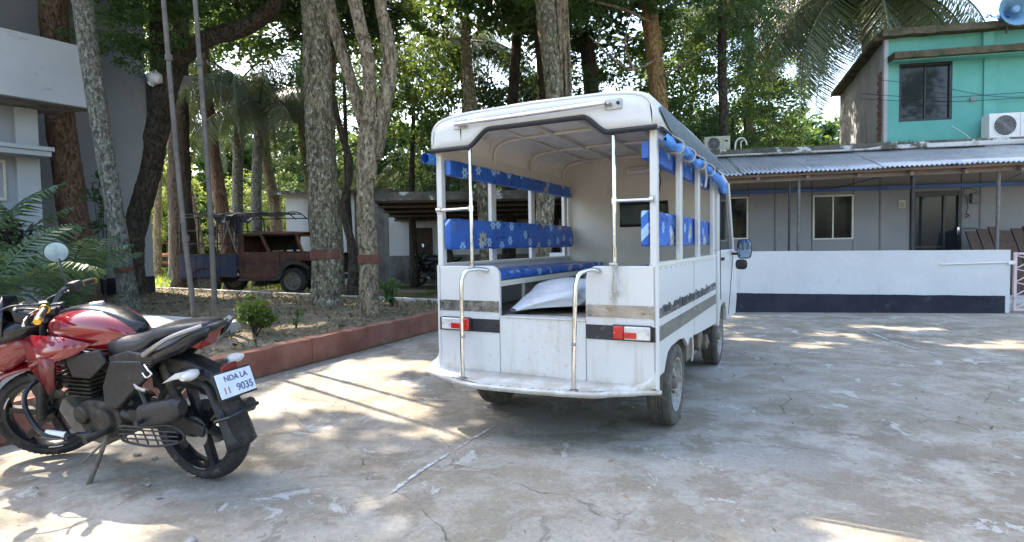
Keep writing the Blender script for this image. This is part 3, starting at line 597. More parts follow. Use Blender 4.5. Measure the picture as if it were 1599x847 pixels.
ac('ac_unit', 5.5, 2.93, 3.24, .78, .50, 'acw', 'white outdoor AC unit standing below the teal wall near the right edge')
ac('ac_unit', .0, 3.35, 3.3, .56, .33, 'acy', 'old cream outdoor AC unit on the flat roof beside the van roof')
r = broot('roof_pipe', 'pale bent PVC pipe rising in a loop beside the cream AC unit', 'pipe')
part('pipe_run', K['pvc'], lambda m: m.tube(crv([(.62,3.1,3.0),(.62,3.1,3.35),(.66,3.1,3.48),(.76,3.1,3.52),(.84,3.1,3.45),(.86,3.1,3.36)],6), .017, 8), r)
part('pipe_elbow', K['pvc'], lambda m: m.tube(crv([(.74,3.1,3.28),(.74,3.1,3.42),(.78,3.1,3.46)],4), .013, 8), r)
r = broot('loudspeaker_horn', 'blue grey loudspeaker horn mounted on the parapet above the teal wall', 'loudspeaker')
hc = (5.84, 2.7, 5.74)
part('bell', K['horn'], lambda m: m.lathe([(.34,-.02),(.346,-.01),(.33,.0),(.27,.06),(.18,.16),(.09,.28),(.06,.36)], 40, 'y'), r).location = hc
part('inner_horn', K['horn'], lambda m: m.lathe([(0,.03),(.05,.035),(.075,.06),(.07,.13)], 24, 'y'), r).location = hc
part('driver', K['bluebeam'], lambda m: m.lathe([(0,.34),(.085,.35),(.09,.50),(.06,.54),(0,.54)], 24, 'y'), r).location = hc
part('bracket', K['post'], lambda m: m.tube([(0,.3,-.05),(0,.35,-.38)], .016, 6), r).location = hc
o = part('blue_cloth_scrap', K['tarp'], lambda m: m.grid(lambda a, b: (5.50+.28*a, 3.05+.1*b, 5.70+.10*a+.05*sin(9*a)+.05*b+.03*noise.noise(Vector((a*5,b*5,0)))), 10, 5), None, solid=.01)
o.parent = None; o.location = B0; o.rotation_euler.z = BA; tag(o, 'scrap of blue cloth caught on the parapet beside the loudspeaker horn', 'cloth')

# ---------------------------------------------------------------- grey building at the left
GA = atan2(.82, .57); G0 = Vector((-7.91, 11.24, 0))
root = empty('grey_building', tuple(G0), GA, 'grey two storey building with pale balcony parapet at the left edge', 'building'); GR = root
# local x runs away along the front, y runs into the building
part('balcony_parapet', K['grayw2'], lambda m: m.box(-14, 0, 0, .13, 3.97, 5.12), GR, bevel=.008)
part('balcony_slab', K['soffit'], lambda m: m.prism([(-14,.135),(-.02,.135),(-1.0,1.9),(-14,1.9)], 3.975, 4.09, 'uv'), GR)
part('front_wall', K['greyw'], lambda m: (m.box(-2.0, 1.95, 2.72, 2.9, 0, 9), ), GR, bevel=.006)
part('recess_wall', K['greyw'], lambda m: m.box(-14, -.9, .9, 1.1, 0, 3.97), GR)
part('column', K['grayw2'], lambda m: m.box(-1.15, -.80, .78, 1.12, 0, 3.96), GR, bevel=.01)
part('window_ledge', K['grayw2'], lambda m: (m.box(-14, -.74, .35, .77, 3.02, 3.12), m.box(-14, -.70, .31, .77, 3.12, 3.2)), GR, bevel=.008)
part('corner_wall', K['greyw'], lambda m: m.box(-2.3, -2.0, 1.12, 2.9, 0, 9), GR)
part('upper_beam', K['greyw'], lambda m: (m.box(-14, -2.0, .9, 1.3, 5.95, 6.35), m.box(-14, -2.0, .5, 1.3, 7.3, 9)), GR, bevel=.01)
part('balcony_column', K['greyw'], lambda m: m.box(-2.05, -1.65, .72, 1.1, 5.12, 9), GR, bevel=.01)
part('upper_room_shade', K['dark'], lambda m: m.box(-14, -2.1, 2.2, 2.3, 4.1, 9), GR)  # dark sheet in place of the shade at the back of the upper floor
part('low_window', K['cream'], lambda m: (m.box(-3.1, -1.3, .86, .899, 2.2, 2.26), m.box(-3.1, -1.3, .86, .899, 2.9, 2.95), m.box(-1.34, -1.3, .862, .898, 2.26, 2.9)), GR)
part('far_ledge', K['greyw'], lambda m: m.box(1.955, 2.7, 2.0, 3.0, 5.4, 5.6), GR, bevel=.01)
part('dark_strip', K['dframe'], lambda m: m.box(1.96, 2.06, 2.6, 2.8, 3.9, 5.4), GR)  # dark upright strip at the wall edge
part('wall_foot', K['wallb'], lambda m: m.box(-2.0, 1.96, 2.70, 2.718, 0, .6), GR)
part('clothes_line', K['polem'], lambda m: (m.tube([(-9,.05,5.75),(-1.6,.65,5.85)], .01, 5), m.tube([(-9,.05,5.85),(-1.6,.65,5.93)], .01, 5)), GR)
# ---------------------------------------------------------------- shed and carport behind the trees
SH = Vector((-7.55, 19.2, 0)); root = empty('white_shed', tuple(SH), radians(-4), 'whitewashed shed standing behind the rusty pickup', 'shed')
part('front_wall', K['shedw'], lambda m: m.box(0, 2.35, 0, .2, 0, 3.05), root); part('side_wall', K['shedg'], lambda m: m.box(2.352, 3.3, .06, .26, 0, 3.0), root)  # right stretch of the wall darker: tree shade put into its colour
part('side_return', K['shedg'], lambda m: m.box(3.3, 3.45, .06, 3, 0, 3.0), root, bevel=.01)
part('left_wall', K['shedw'], lambda m: m.box(0, .2, .21, 4, 0, 3.05), root)
part('roof', K['mossc'], lambda m: m.add([(-.3,-.5,3.0),(3.9,-.5,3.0),(3.9,4.3,3.5),(-.3,4.3,3.5),(-.3,-.5,3.12),(3.9,-.5,3.12),(3.9,4.3,3.62),(-.3,4.3,3.62)], [(0,1,2,3),(4,5,6,7),(0,1,5,4),(1,2,6,5),(2,3,7,6),(3,0,4,7)]), root)
part('lamp_bracket', K['dark'], lambda m: (m.box(1.0, 1.5, -.3, 0, 2.35, 2.42), m.tube([(1.4,-.2,2.38),(1.42,-.02,2.1)], .03, 6)), root)
def tinroof(name, m_, x0, x1, y0, y1, z0, z1, parent, pitch=.11, n=10):
    def f(m):
        k = max(8, int((x1-x0)/pitch*6)); vs = []
        for j in range(k+1):
            x = x0+(x1-x0)*j/k
            for q in (0, 1): vs.append((x, y0+(y1-y0)*q, z0+(z1-z0)*q+.02*sin(2*pi*x/pitch)))
        m.add(vs, [(2*j, 2*j+2, 2*j+3, 2*j+1) for j in range(k)])
    return part(name, m_, f, parent, solid=.003, ang=80)
root = empty('carport', (-3.7, 15.0, 0), 0, 'open dark carport with low tin roof and dingy back wall seen past the van', 'carport')
for k in range(6): tinroof('roof_sheet', K['dark'], 0+1.52*k, 1.56+1.52*k, 0, 4.0, 2.52+.012*(k%2), 2.05, root)
for k in range(6): part('purlin', K['wood'], lambda m: m.box(0, 9.1, .1+.75*k, .16+.75*k, 2.40-.088*k, 2.46-.088*k), root)
part('fascia', K['mossc'], lambda m: m.box(-.1, 9.2, -.06, -.02, 2.44, 2.66), root)
for x in (.06, 3.0, 6.0, 9.0): part('post', K['post'], lambda m: m.tube([(x,.1,0),(x,.1,2.42)], .04, 8), root)
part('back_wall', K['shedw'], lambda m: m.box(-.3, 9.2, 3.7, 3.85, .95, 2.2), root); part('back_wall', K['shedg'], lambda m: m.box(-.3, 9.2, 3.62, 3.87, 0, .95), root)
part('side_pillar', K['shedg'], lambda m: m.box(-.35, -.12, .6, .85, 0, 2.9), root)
part('shutter', K['plank'], lambda m: m.box(.55, 1.12, 3.64, 3.69, .95, 1.85), root, bevel=.01)
part('pilaster', K['shedg'], lambda m: m.box(1.5, 1.62, 3.62, 3.69, .96, 2.15), root)

# ---------------------------------------------------------------- vegetation
KX, KY = SDIR.x/SDIR.z, SDIR.y/SDIR.z
LIT = [(-1.75,5.0,1.05,.62,-.7),(-1.35,5.85,.75,.28,-.2),(-2.3,4.3,.5,.35,0),(-.30,3.60,.20,.11,-1.0),(-.84,4.26,.22,.13,.1),(1.52,2.30,.26,.09,-.25),
       (5.2,7.8,.55,.17,-.3),(5.6,6.4,.45,.15,.1),(2.97,7.0,.2,.12,0),(3.5,6.6,.28,.1,0),(-3.75,6.75,1.2,.34,-.45),(-4.8,8.05,.75,.2,-.3),
       (-1.85,2.62,.24,.18,.4),(-2.9,3.5,.2,.14,0),(-5.6,6.2,.35,.3,0),(4.2,7.3,.3,.12,0),(-2.6,7.2,.3,.15,.3),(-6.6,6.6,.35,.3,0)]
def lit_mask(P):
    gx = P[:,0]-KX*P[:,2]; gy = P[:,1]-KY*P[:,2]; m = np.zeros(len(P), bool)
    wx = gx+.10*np.sin(gy*7+1)+.05*np.sin(gx*17); wy = gy+.10*np.sin(gx*6)+.05*np.sin(gy*19+2)
    for x, y, a, b, r in LIT:
        dx, dy = wx-x, wy-y; u = dx*cos(r)+dy*sin(r); v = -dx*sin(r)+dy*cos(r)
        m |= (u/(a+.15))**2+(v/(b+.15))**2 < 1
    return m
def leaf_arr(seed, clumps, n, L, Wd, spread=1.0, droop=.35):
    rg = np.random.default_rng(seed); P = []; 
    for (c, r) in clumps:
        d = rg.normal(size=(n, 3)); d /= np.linalg.norm(d, axis=1)[:,None]
        P.append(np.array(c)+d*(r*rg.random((n,1))**.45)*np.array([1,1,.75]))
    P = np.concatenate(P); N = len(P)
    D = rg.normal(size=(N,3)); D[:,2] -= droop; D /= np.linalg.norm(D, axis=1)[:,None]
    S = np.cross(D, rg.normal(size=(N,3))); S /= np.linalg.norm(S, axis=1)[:,None]
    sz = rg.uniform(.65, 1.25, (N,1)); return P, D*L*sz, S*Wd*.5*sz, rg.random(N)
def leaf_mesh(name, A, m, mask=None):
    P, D, S, R = A
    if mask is not None: P, D, S, R = P[mask], D[mask], S[mask], R[mask]
    N = len(P); V = np.empty((N,4,3)); V[:,0] = P; V[:,1] = P+D*.45+S; V[:,2] = P+D; V[:,3] = P+D*.45-S
    me = bpy.data.meshes.new(name); me.vertices.add(N*4); me.vertices.foreach_set('co', V.ravel())
    me.loops.add(N*4); me.loops.foreach_set('vertex_index', np.arange(N*4)); me.polygons.add(N)
    me.polygons.foreach_set('loop_start', np.arange(N)*4); me.update()
    at = me.attributes.new('rnd', 'FLOAT', 'FACE'); at.data.foreach_set('value', R.astype(np.float32))
    me.materials.append(m); return me
def ell_clumps(seed, n, cr, rad=(1,1,1), shell=.6):
    rg = np.random.default_rng(seed+77); out = []
    for i in range(n):
        d = rg.normal(size=3); d /= np.linalg.norm(d); q = shell+(1-shell)*rg.random() if rg.random() < .8 else rg.random()*.7
        out.append((tuple(d*q*np.array(rad)), cr*rg.uniform(.6, 1.4)))
    return out
BASES = [leaf_arr(s, ell_clumps(s, 64, .22), 120, .085, .046) for s in (1, 2, 3)]
BASEF = [leaf_arr(s, ell_clumps(s, 90, .17), 130, .05, .026) for s in (5, 6)]
BASES2 = [leaf_arr(s+20, ell_clumps(s+20, 50, .22), 105, .075, .042) for s in (1, 2, 3)]
BASEF2 = [leaf_arr(s+20, ell_clumps(s+20, 72, .17), 105, .048, .026) for s in (5, 6)]
ALLB = BASES+BASEF+BASES2+BASEF2
MESHC = {}
def crown(parent, loc, rad, base, m, rz=0, name='crown', z_lim=None):
    """one crown: base leaf cloud scaled to rad; leaves standing in a sun gap of the canopy are left out"""
    A = ALLB[base]; s = np.array(rad); c, q = cos(rz), sin(rz)
    R = np.array([[c,-q,0],[q,c,0],[0,0,1]])
    wp = (A[0]*s)@R.T+np.array(loc)
    msk = lit_mask(wp)
    if msk.any():
        me = leaf_mesh(name, (A[0]*s@R.T, A[1]*(s.mean())@R.T, A[2]*s.mean()@R.T, A[3]), m, ~msk)
        o = bpy.data.objects.new(name, me); C.objects.link(o); o.parent = parent; o.location = Vector(loc)-(parent.location if parent else Vector((0,0,0)))
        return o
    key = (base, m.name)
    if key not in MESHC: MESHC[key] = leaf_mesh(name, A, m)
    o = bpy.data.objects.new(name, MESHC[key]); C.objects.link(o); o.parent = parent
    o.location = Vector(loc)-(parent.location if parent else Vector((0,0,0))); o.scale = rad; o.rotation_euler.z = rz
    return o
def trunk(parent, P, r, m, name='trunk', k=36, wob=.12, seed=0, n=26, flare=1.0):
    P = [Vector(p)-parent.location for p in P]; Q = crv(P, n)
    R = [np.interp(i/(len(Q)-1), np.linspace(0,1,len(r)), r) for i in range(len(Q))]
    if flare > 1:
        for i in range(len(Q)):
            h = (Q[i]-Q[0]).length; R[i] *= 1+(flare-1)*math.exp(-h/.22)
    mb = MB(); mb.tube(Q, R, k, True, 1, wob, seed); return mb.build(name, m, parent, ang=180)
def tree(name, label, base, cat='tree', group=None): return empty(name, base, 0, label, cat, group)
def band(parent, Q, r, z0, z1, seed, k=36, wob=.12):
    # painted ring hugging the trunk between two heights (parent-local)
    pts = [p for p in crv([Vector(p)-parent.location for p in Q], 40)]
    sel = [p for p in pts if z0 <= p.z+parent.location.z <= z1]
    if len(sel) > 1:
        mb = MB(); mb.tube(sel, [r]*len(sel), k, False, 1, wob, seed); mb.build('red_band', K['band'], parent, ang=180)
# --- trees standing in or by the bed
t = tree('lichen_tree', 'thick straight lichen covered tree with red oxide band, just left of the forked tree', (-3.29,10.07,.15))
P = [(-3.29,10.07,.1),(-3.29,10.07,1.2),(-3.32,10.05,3),(-3.30,10.0,4.6),(-3.3,10,6.5),(-3.2,10.1,8)]
trunk(t, P, [.24,.225,.225,.22,.21,.19], K['b_lich'], seed=3, flare=1.45, wob=.16); band(t, P, .245, 1.02, 1.22, 3, 36, .16)
crown(t, (-3.4,10.6,8.9), (3.5,3.4,2.3), 0, K['lf_mid'], 1.0); crown(t, (-4.6,11.0,8.4), (2.6,2.6,1.8), 1, K['lf_dark'], 2.0)
t = tree('forked_tree', 'spotted tan forked tree with red band growing close to the kerb', (-2.12,8.4,.15))
P = [(-2.12,8.4,.1),(-2.11,8.4,.9),(-2.13,8.38,1.9),(-2.07,8.37,2.7),(-2.0,8.35,3.1)]
trunk(t, P, [.145,.13,.13,.135,.14], K['b_twin'], seed=8, flare=1.3, wob=.2); band(t, P, .160, .98, 1.12, 8, 36, .2)
trunk(t, [(-2.04,8.36,2.2),(-2.02,8.33,3.2),(-2.02,8.3,3.9),(-2.15,8.25,4.6),(-2.3,8.2,5.6),(-2.6,8.2,7)], [.10,.10,.09,.09,.08,.06], K['b_twin'], 'branch', seed=11, wob=.2)
trunk(t, [(-1.97,8.42,2.5),(-1.83,8.4,3.2),(-1.72,8.4,3.9),(-1.82,8.4,4.7),(-1.9,8.5,5.6),(-1.6,8.6,7)], [.08,.10,.095,.085,.08,.06], K['b_twin'], 'branch', seed=13, wob=.2)
trunk(t, [(-2.08,8.45,2.8),(-2.25,8.5,3.4),(-2.47,8.5,4.2),(-2.62,8.5,4.9),(-2.85,8.6,6.2),(-3.2,8.7,7.4)], [.08,.09,.085,.08,.07,.05], K['b_twin'], 'branch', seed=17, wob=.2)
crown(t, (-3.7,7.1,8.7), (2.7,2.3,1.5), 1, K['lf_mid'], 2.4); crown(t, (-1.5,8.7,8.3), (3.1,3.0,2.0), 2, K['lf_mid'], .4); crown(t, (.2,8.6,8.8), (2.6,2.4,1.6), 1, K['lf_mid'], 1.4)  # first crown added above the view to shade the foreground
t = tree('betel_palm', 'slim pale ringed palm trunk with lichen standing in front of the grey building', (-6.62,9.8,.15))
P = [(-6.62,9.86,.1),(-6.66,9.8,.9),(-6.74,9.7,2.2),(-6.86,9.6,3.8),(-6.95,9.5,5.6),(-7.0,9.5,7.6)]
trunk(t, P, [.165,.14,.135,.145,.15,.12], K['b_slim'], seed=21, wob=.05, flare=1.35); band(t, P, .160, .85, .98, 21, 36, .05)
PALMT = t
t = tree('crooked_tree', 'dark mossy crooked tree leaning right beside the grey building, holding a white bag', (-8.63,13,.1))
P = [(-8.63,13,0),(-8.66,13,.9),(-8.45,13,2),(-8.1,13,3.1),(-7.85,12.95,4.2),(-7.5,12.9,5.2),(-6.9,12.6,5.8)]
trunk(t, P, [.30,.23,.21,.21,.23,.22,.18], K['b_dark'], seed=31, wob=.2, flare=1.4)
trunk(t, [(-7.3,12.8,5.4),(-6.4,12.4,5.75),(-5.6,12.2,5.85),(-4.9,12,6.15),(-4.3,12,6.9)], [.18,.17,.16,.15,.10], K['b_dark'], 'branch', seed=33, wob=.2)
trunk(t, [(-7.8,12.95,4.3),(-7.75,12.9,5.4),(-7.7,12.8,6.6),(-7.2,12.6,7.8)], [.2,.18,.15,.1], K['b_dark'], 'branch', seed=35, wob=.2)
crown(t, (-6.9,12.4,8.6), (3.7,3.5,2.2), 1, K['lf_dark'], .2); crown(t, (-6.3,7.9,9.2), (2.8,2.6,1.6), 2, K['lf_mid'], 1.4); crown(t, (-7.9,12.2,6.2), (1.5,1.4,1.2), 3, K['lf_mid'], .7); crown(t, (-6.6,12.1,6.9), (1.8,1.5,1.0), 4, K['lf_mid'], .2)  # second crown added overhead, out of view, to shade the near yard
o = MB(); o.grid(lambda a, b: (.17*cos(2*pi*a)*(.3+.7*sin(pi*min(b*1.15,1))), .14*sin(2*pi*a)*(.3+.7*sin(pi*min(b*1.15,1))), .15-.34*b), 20, 10)
o.jit(.05, 9, 2); o = o.build('plastic_bag', K['sack'], None, ang=180); o.location = (-7.72,12.62,5.0); o.rotation_euler.y = .5
tag(o, 'crumpled white plastic bag caught on the dark crooked tree', 'bag')
t = tree('brown_tree', 'thick red brown flaky trunk rising behind the balcony of the grey building', (-9.1,11.9,.1))
trunk(t, [(-8.86,11.75,0),(-8.9,11.8,.9),(-9.1,11.9,2.2),(-9.4,12.1,3.9),(-9.5,12.2,5.2),(-9.45,12.1,6.6),(-9.4,12,8.6)], [.34,.29,.27,.25,.25,.24,.2], K['b_brown'], seed=41, wob=.14, flare=1.2)
crown(t, (-9.6,12.4,10.2), (2.8,2.6,1.6), 0, K['lf_mid'], 3)
t = tree('vine_tree', 'thick tree wrapped in hanging roots directly behind the van roof', (.72,11,.05))
P = [(.58,11,0),(.6,11,1),(.72,11,2.6),(.85,11,4.05),(.72,11,5.8),(.7,11,7.6)]
trunk(t, P, [.22,.175,.165,.165,.19,.16], K['b_lich'], seed=51, flare=1.4, wob=.18)
rr = random.Random(4)
for k in range(7): trunk(t, [(.92+.03*k,10.95+.05*(k%3),2.4),(1.0+.028*k,10.92+.05*(k%3),4),(.94+.03*k,10.95,5.6),(.84+.03*k,11,7.5)], [.016,.022,.026,.03], K['b_twin'], 'hanging_root', 8, .25, 60+k)
trunk(t, [(.7,11,5.6),(.5,10.9,6.3),(.2,10.8,7.0),(-.3,10.7,8)], [.12,.11,.10,.07], K['b_lich'], 'branch', seed=57)
crown(t, (.8,11.2,8.9), (3.6,3.4,2.2), 1, K['lf_mid'], 2.2); crown(t, (2.6,10.0,9.0), (2.8,2.6,1.7), 2, K['lf_mid'], 1.2)
t = tree('orange_bark_tree', 'straight orange barked tree with thin side branches right of the van roof', (3.25,13,.02))
P = [(3.42,13,0),(3.4,13,2),(3.36,13,4.4),(3.2,13,6.2),(3.1,13,8)]
trunk(t, P, [.22,.19,.185,.185,.15], K['b_mossy'], seed=61, wob=.2, flare=1.3)
for k, Q in enumerate([[(3.3,12.9,5.3),(2.7,12.6,5.0),(2.2,12.4,5.2),(1.7,12.2,5.6)],[(3.35,12.9,4.9),(3.8,12.6,5.1),(4.2,12.5,5.3)],[(3.2,12.9,6.1),(2.5,12.4,6.2),(1.7,12.0,6.25),(1.2,12,6.5)],[(2.7,12.6,5.0),(2.5,12.4,5.5),(2.6,12.3,6.0)]]):
    trunk(t, Q, [.035,.028,.015], K['b_twin'], 'branch', 7, .2, 70+k)
crown(t, (3.3,13.4,9.1), (3.6,3.6,2.2), 0, K['lf_mid'], .3); crown(t, (1.5,12.2,6.7), (1.5,1.2,.9), 3, K['lf_mid'], .3); crown(t, (3.7,12.6,6.9), (1.3,1.2,1.2), 4, K['lf_mid'], 1.3)
t = tree('thin_dark_tree', 'thin straight dark trunk between the van roof and the turquoise building', (5.2,14,.02))
trunk(t, [(5.2,14,0),(5.22,14,3),(5.16,14,6),(5.2,14,8.5)], [.12,.11,.10,.08], K['b_dark'], seed=81, wob=.15)
crown(t, (4.9,14.8,9.4), (3.2,3.2,1.9), 2, K['lf_dark'], .3); crown(t, (5.6,14.1,6.3), (1.1,1.0,1.1), 4, K['lf_mid'], .6)
t = tree('roof_shade_tree', 'broad tall tree added to shade the white wall and the tin roof', (1.2,16.5,.02))  # put in to keep the sun off the wall and roof
trunk(t, [(1.2,16.5,0),(1.1,16.5,4),(.8,16.3,8.5)], [.22,.2,.15], K['b_dark'], seed=83)
crown(t, (.3,15.8,9.3), (3.6,3.4,2.2), 0, K['lf_dark'], 1.3); crown(t, (3.6,18,9.6), (3.9,3.6,2.4), 1, K['lf_dark'], .3); crown(t, (6.6,17.5,10.4), (2.8,2.8,1.8), 2, K['lf_dark'], .3)
# --- slimmer trunks behind the bed; each with its own crown
mid = [
 ('dark_tree', 'thick dark trunk directly behind the left flag pole', [(-9.5,16.6,0),(-9.55,16.6,3),(-9.6,16.8,6),(-9.5,17,9)], [.36,.30,.28,.2], 'b_dark', (-9.3,17,10.4), (3,3,2), 0, 'lf_dark'),
 ('reddish_tree', 'reddish brown leaning trunk seen just right of the right flag pole', [(-8.7,17.8,0),(-8.9,17.8,1.8),(-9.2,18.0,3.6),(-9.5,18.2,5.6),(-9.6,18.3,8)], [.26,.22,.2,.18,.12], 'b_brown', (-9.7,18.4,9.6), (2.8,2.8,1.8), 1, 'lf_mid'),
 ('slender_tree', 'slender dark sinuous trunk beside the thick lichen tree', [(-4.5,14.8,0),(-4.45,14.8,1.2),(-4.5,14.8,2.4),(-4.6,14.9,4),(-4.5,15,6.5)], [.13,.10,.095,.09,.07], 'b_lich', (-4.4,15.2,7.8), (2.0,2,1.5), 2, 'lf_mid'),
 ('sinuous_tree', 'thin curved dark trunk between the two red banded trees', [(-3.95,14.0,0),(-3.9,14.0,1.2),(-4.1,14.0,2.2),(-3.9,14.0,3.2),(-4.2,14.1,4.4),(-4.6,14.2,6.5)], [.13,.10,.09,.09,.08,.06], 'b_dark', (-4.7,14.4,7.6), (2.0,2,1.4), 0, 'lf_dark'),
 ('bent_tree', 'bent pale trunk above the cage of the rusty pickup', [(-8.1,19.5,0),(-8.0,19.5,2.4),(-8.3,19.6,4.2),(-8.4,19.7,6.5)], [.2,.19,.17,.12], 'b_twin', (-8.4,20,8.2), (2.6,2.4,1.8), 1, 'lf_mid'),
 ('mossy_tree', 'green mossed trunk behind the cab of the rusty pickup', [(-7.0,20.5,0),(-7.1,20.5,3),(-7.4,20.6,6),(-7.3,20.8,8.5)], [.24,.2,.18,.12], 'b_moss2', (-7.3,21,9.8), (2.8,2.6,1.8), 2, 'lf_mid'),
 ('forest_tree', 'thin pale trunk in the bright gap left of the flag poles', [(-14.9,24,0.1),(-14.8,24,3),(-14.5,24,6),(-14.3,24,9)], [.16,.14,.12,.08], 'b_twin', (-13.6,24.2,10.4), (2.8,2.6,1.6), 0, 'lf_mid'),
 ('forest_tree', 'thin dark trunk in the sunny gap beyond the orange car', [(-17.4,27,0.1),(-17.2,27,3),(-17.4,27,6),(-17.3,27,9)], [.14,.13,.12,.08], 'b_dark', (-16.3,27.2,10.6), (3,2.6,1.8), 1, 'lf_mid'),
 ('leaning_tree', 'pale trunk leaning left over the orange car shell', [(-11.4,21,0.1),(-11.6,21,2.4),(-12.1,21,4.8),(-12.6,21,7)], [.18,.16,.14,.1], 'b_twin', (-12.7,21.2,8.8), (2.4,2.4,1.6), 2, 'lf_mid'),
 ('stump_tree', 'short broken pale trunk standing at the foot of the grey building', [(-9.6,14.6,0.05),(-9.62,14.6,1.2),(-9.75,14.6,2.3)], [.17,.13,.1], 'b_moss2', None, None, 0, None),
 ('back_tree', 'dark trunk behind the left windows of the van', [(-.6,14.6,0.05),(-.7,14.6,2.5),(-1.0,14.7,5),(-1.1,14.8,7)], [.2,.18,.16,.1], 'b_lich', (-1.1,15,8.2), (2.6,2.4,1.7), 1, 'lf_mid'),
 ('back_tree', 'dark trunk just left of the hanging root tree above the van roof', [(-.1,17.5,0.05),(0,17.5,4),(.3,17.6,8)], [.22,.2,.14], 'b_dark', (.4,18,9.4), (3,2.6,1.9), 2, 'lf_dark'),
 ('back_tree', 'broad dark trunk between the root tree and the orange barked tree', [(2.9,18.5,0.05),(2.8,18.5,4),(2.5,18.6,8)], [.3,.27,.22], 'b_dark', (2.4,19,9.6), (3.2,2.8,2), 0, 'lf_dark'),
]
for i, (nm, lb, P, r, bk, cc, cr_, cb, cm) in enumerate(mid):
    t = tree(nm, lb, P[0]); trunk(t, P, r, K[bk], seed=100+i, k=12, wob=.15, n=6, flare=1.25)
    if cc: crown(t, cc, cr_, cb+(5 if P[0][1] > 16 else 0), K[cm], i*.9)
# --- leafy masses: understorey trees and bushes behind everything
rb = random.Random(12)
def leafy(nm, lb, grp, x, y, z, r, cb, cm, cat='tree', tr=True):
    t = tree(nm, lb, (x, y, hill(x, y)), cat, grp)
    if tr: trunk(t, [(x, y, 0), (x+rb.uniform(-.3,.3), y, z*.5), (x+rb.uniform(-.4,.4), y, z)], [.05+.04*r[2], .05+.02*r[2], .05], K['b_dark'], k=8, n=4, seed=rb.random()*9)
    crown(t, (x, y, z), r, cb+5, K[cm], rb.uniform(0, 6))
G1_L = ['broad leafy crown just right of the forked tree', 'low dark tree above the carport roof left of the van', 'dark crown high between forked tree and hanging root tree', 'dark bushy tree between the root tree and the orange barked tree', 'tall dark crown behind the orange barked tree', 'leafy tree low between orange barked tree and thin dark trunk', 'tall green crown behind the thin dark trunk', 'leafy tree right of the thin dark trunk', 'dark low tree mass right behind the van roof', 'leafy tree low behind the carport', 'small high crown between the lichen tree and the forked tree']
G1 = 'leafy trees massed behind the parked van'
for x, y, z, r, cb, cm in [(-3.0,17.5,5.9,(2.3,1.8,2.2),0,'lf_mid'),(-1.6,16.5,3.9,(1.7,1.3,1.3),3,'lf_dark'),(-.7,19.5,6.3,(2.3,1.8,2.1),1,'lf_dark'),(1.7,16.2,4.6,(1.5,1.2,1.5),3,'lf_dark'),
      (2.2,20,6.6,(2.2,2,2),2,'lf_dark'),(4.4,16.5,4.0,(1.7,1.3,1.5),1,'lf_mid'),(4.9,19.5,6.6,(2.2,1.8,1.9),0,'lf_mid'),(6.3,17.2,4.9,(1.7,1.3,1.6),4,'lf_mid'),(.5,20.5,3.3,(2.6,1.6,1.5),0,'lf_dark'),
      (-2.9,20.5,3.9,(2.0,1.5,1.5),2,'lf_mid'),(-5.2,18.5,6.7,(1.8,1.5,1.8),3,'lf_mid')]:
    leafy('background_tree', G1_L.pop(0), G1, x, y, z, r, cb, cm)
G2_L = ['dark bushy tree low against the grey side wall of the turquoise building', 'round green crown above the flat roof', 'sunlit green bush left of the bare plaster side wall', 'tall green tree behind the side wall', 'high crown under the coconut palm fronds', 'sunlit green bush behind the cream AC unit', 'sunlit green bush over the mossy roof edge', 'far green crown below the right coconut palm']
G2 = 'leafy trees massed beside the turquoise building'
for x, y, z, r, cb, cm in [(7.4,18.4,4.3,(1.7,1.4,1.3),3,'lf_dark'),(8.2,20.5,5.9,(2.0,1.8,1.6),1,'lf_mid'),(9.4,20,3.9,(1.5,1.2,1.2),4,'lf_lime'),(10.6,24,5.2,(2.4,2,1.9),0,'lf_mid'),(7.0,22,8.4,(2.4,2,1.6),2,'lf_mid'),(5.6,17.6,3.4,(1.3,1.0,1.0),4,'lf_lime'),(8.0,17.3,3.3,(1.3,.9,.7),3,'lf_lime'),(11.9,26,8.3,(2.6,2,1.8),1,'lf_mid')]:
    leafy('side_tree', G2_L.pop(0), G2, x, y, z, r, cb, cm)
G3_L = ['small dark tree behind the pickup cage', 'green tree behind the whitewashed shed', 'green bushes behind the right flag pole', 'bright sunlit tree behind the pickup bed', 'tall crown behind the flag poles', 'bright sunlit bush beside the orange car', 'tall bright tree at the far left gap', 'far bright bush at the far left', 'crown above the whitewashed shed roof', 'low bright bush behind the pickup bed']
G3 = 'leafy trees standing around the rusty vehicles'
for x, y, z, r, cb, cm in [(-6.4,19.0,4.7,(1.3,1.1,1.3),3,'lf_dark'),(-7.6,22.5,4.4,(2.2,1.6,1.6),0,'lf_mid'),(-9.9,24,3.0,(2.2,1.6,1.4),4,'lf_mid'),(-12.0,28,3.4,(2.8,1.8,1.9),1,'lf_lime'),(-10.6,26,7.2,(2.4,2,1.8),2,'lf_mid'),(-14.5,30,2.6,(2.6,1.8,1.6),4,'lf_lime'),(-18,30,4,(3,2,2.4),0,'lf_lime'),(-21,32,3,(3,2,2),3,'lf_lime'),(-5.8,23,7.3,(2.4,1.8,1.6),1,'lf_mid'),(-9.0,21.6,2.2,(1.4,1.0,.9),4,'lf_lime')]:
    leafy('grove_tree', G3_L.pop(0), G3, x, y, z, r, cb, cm)
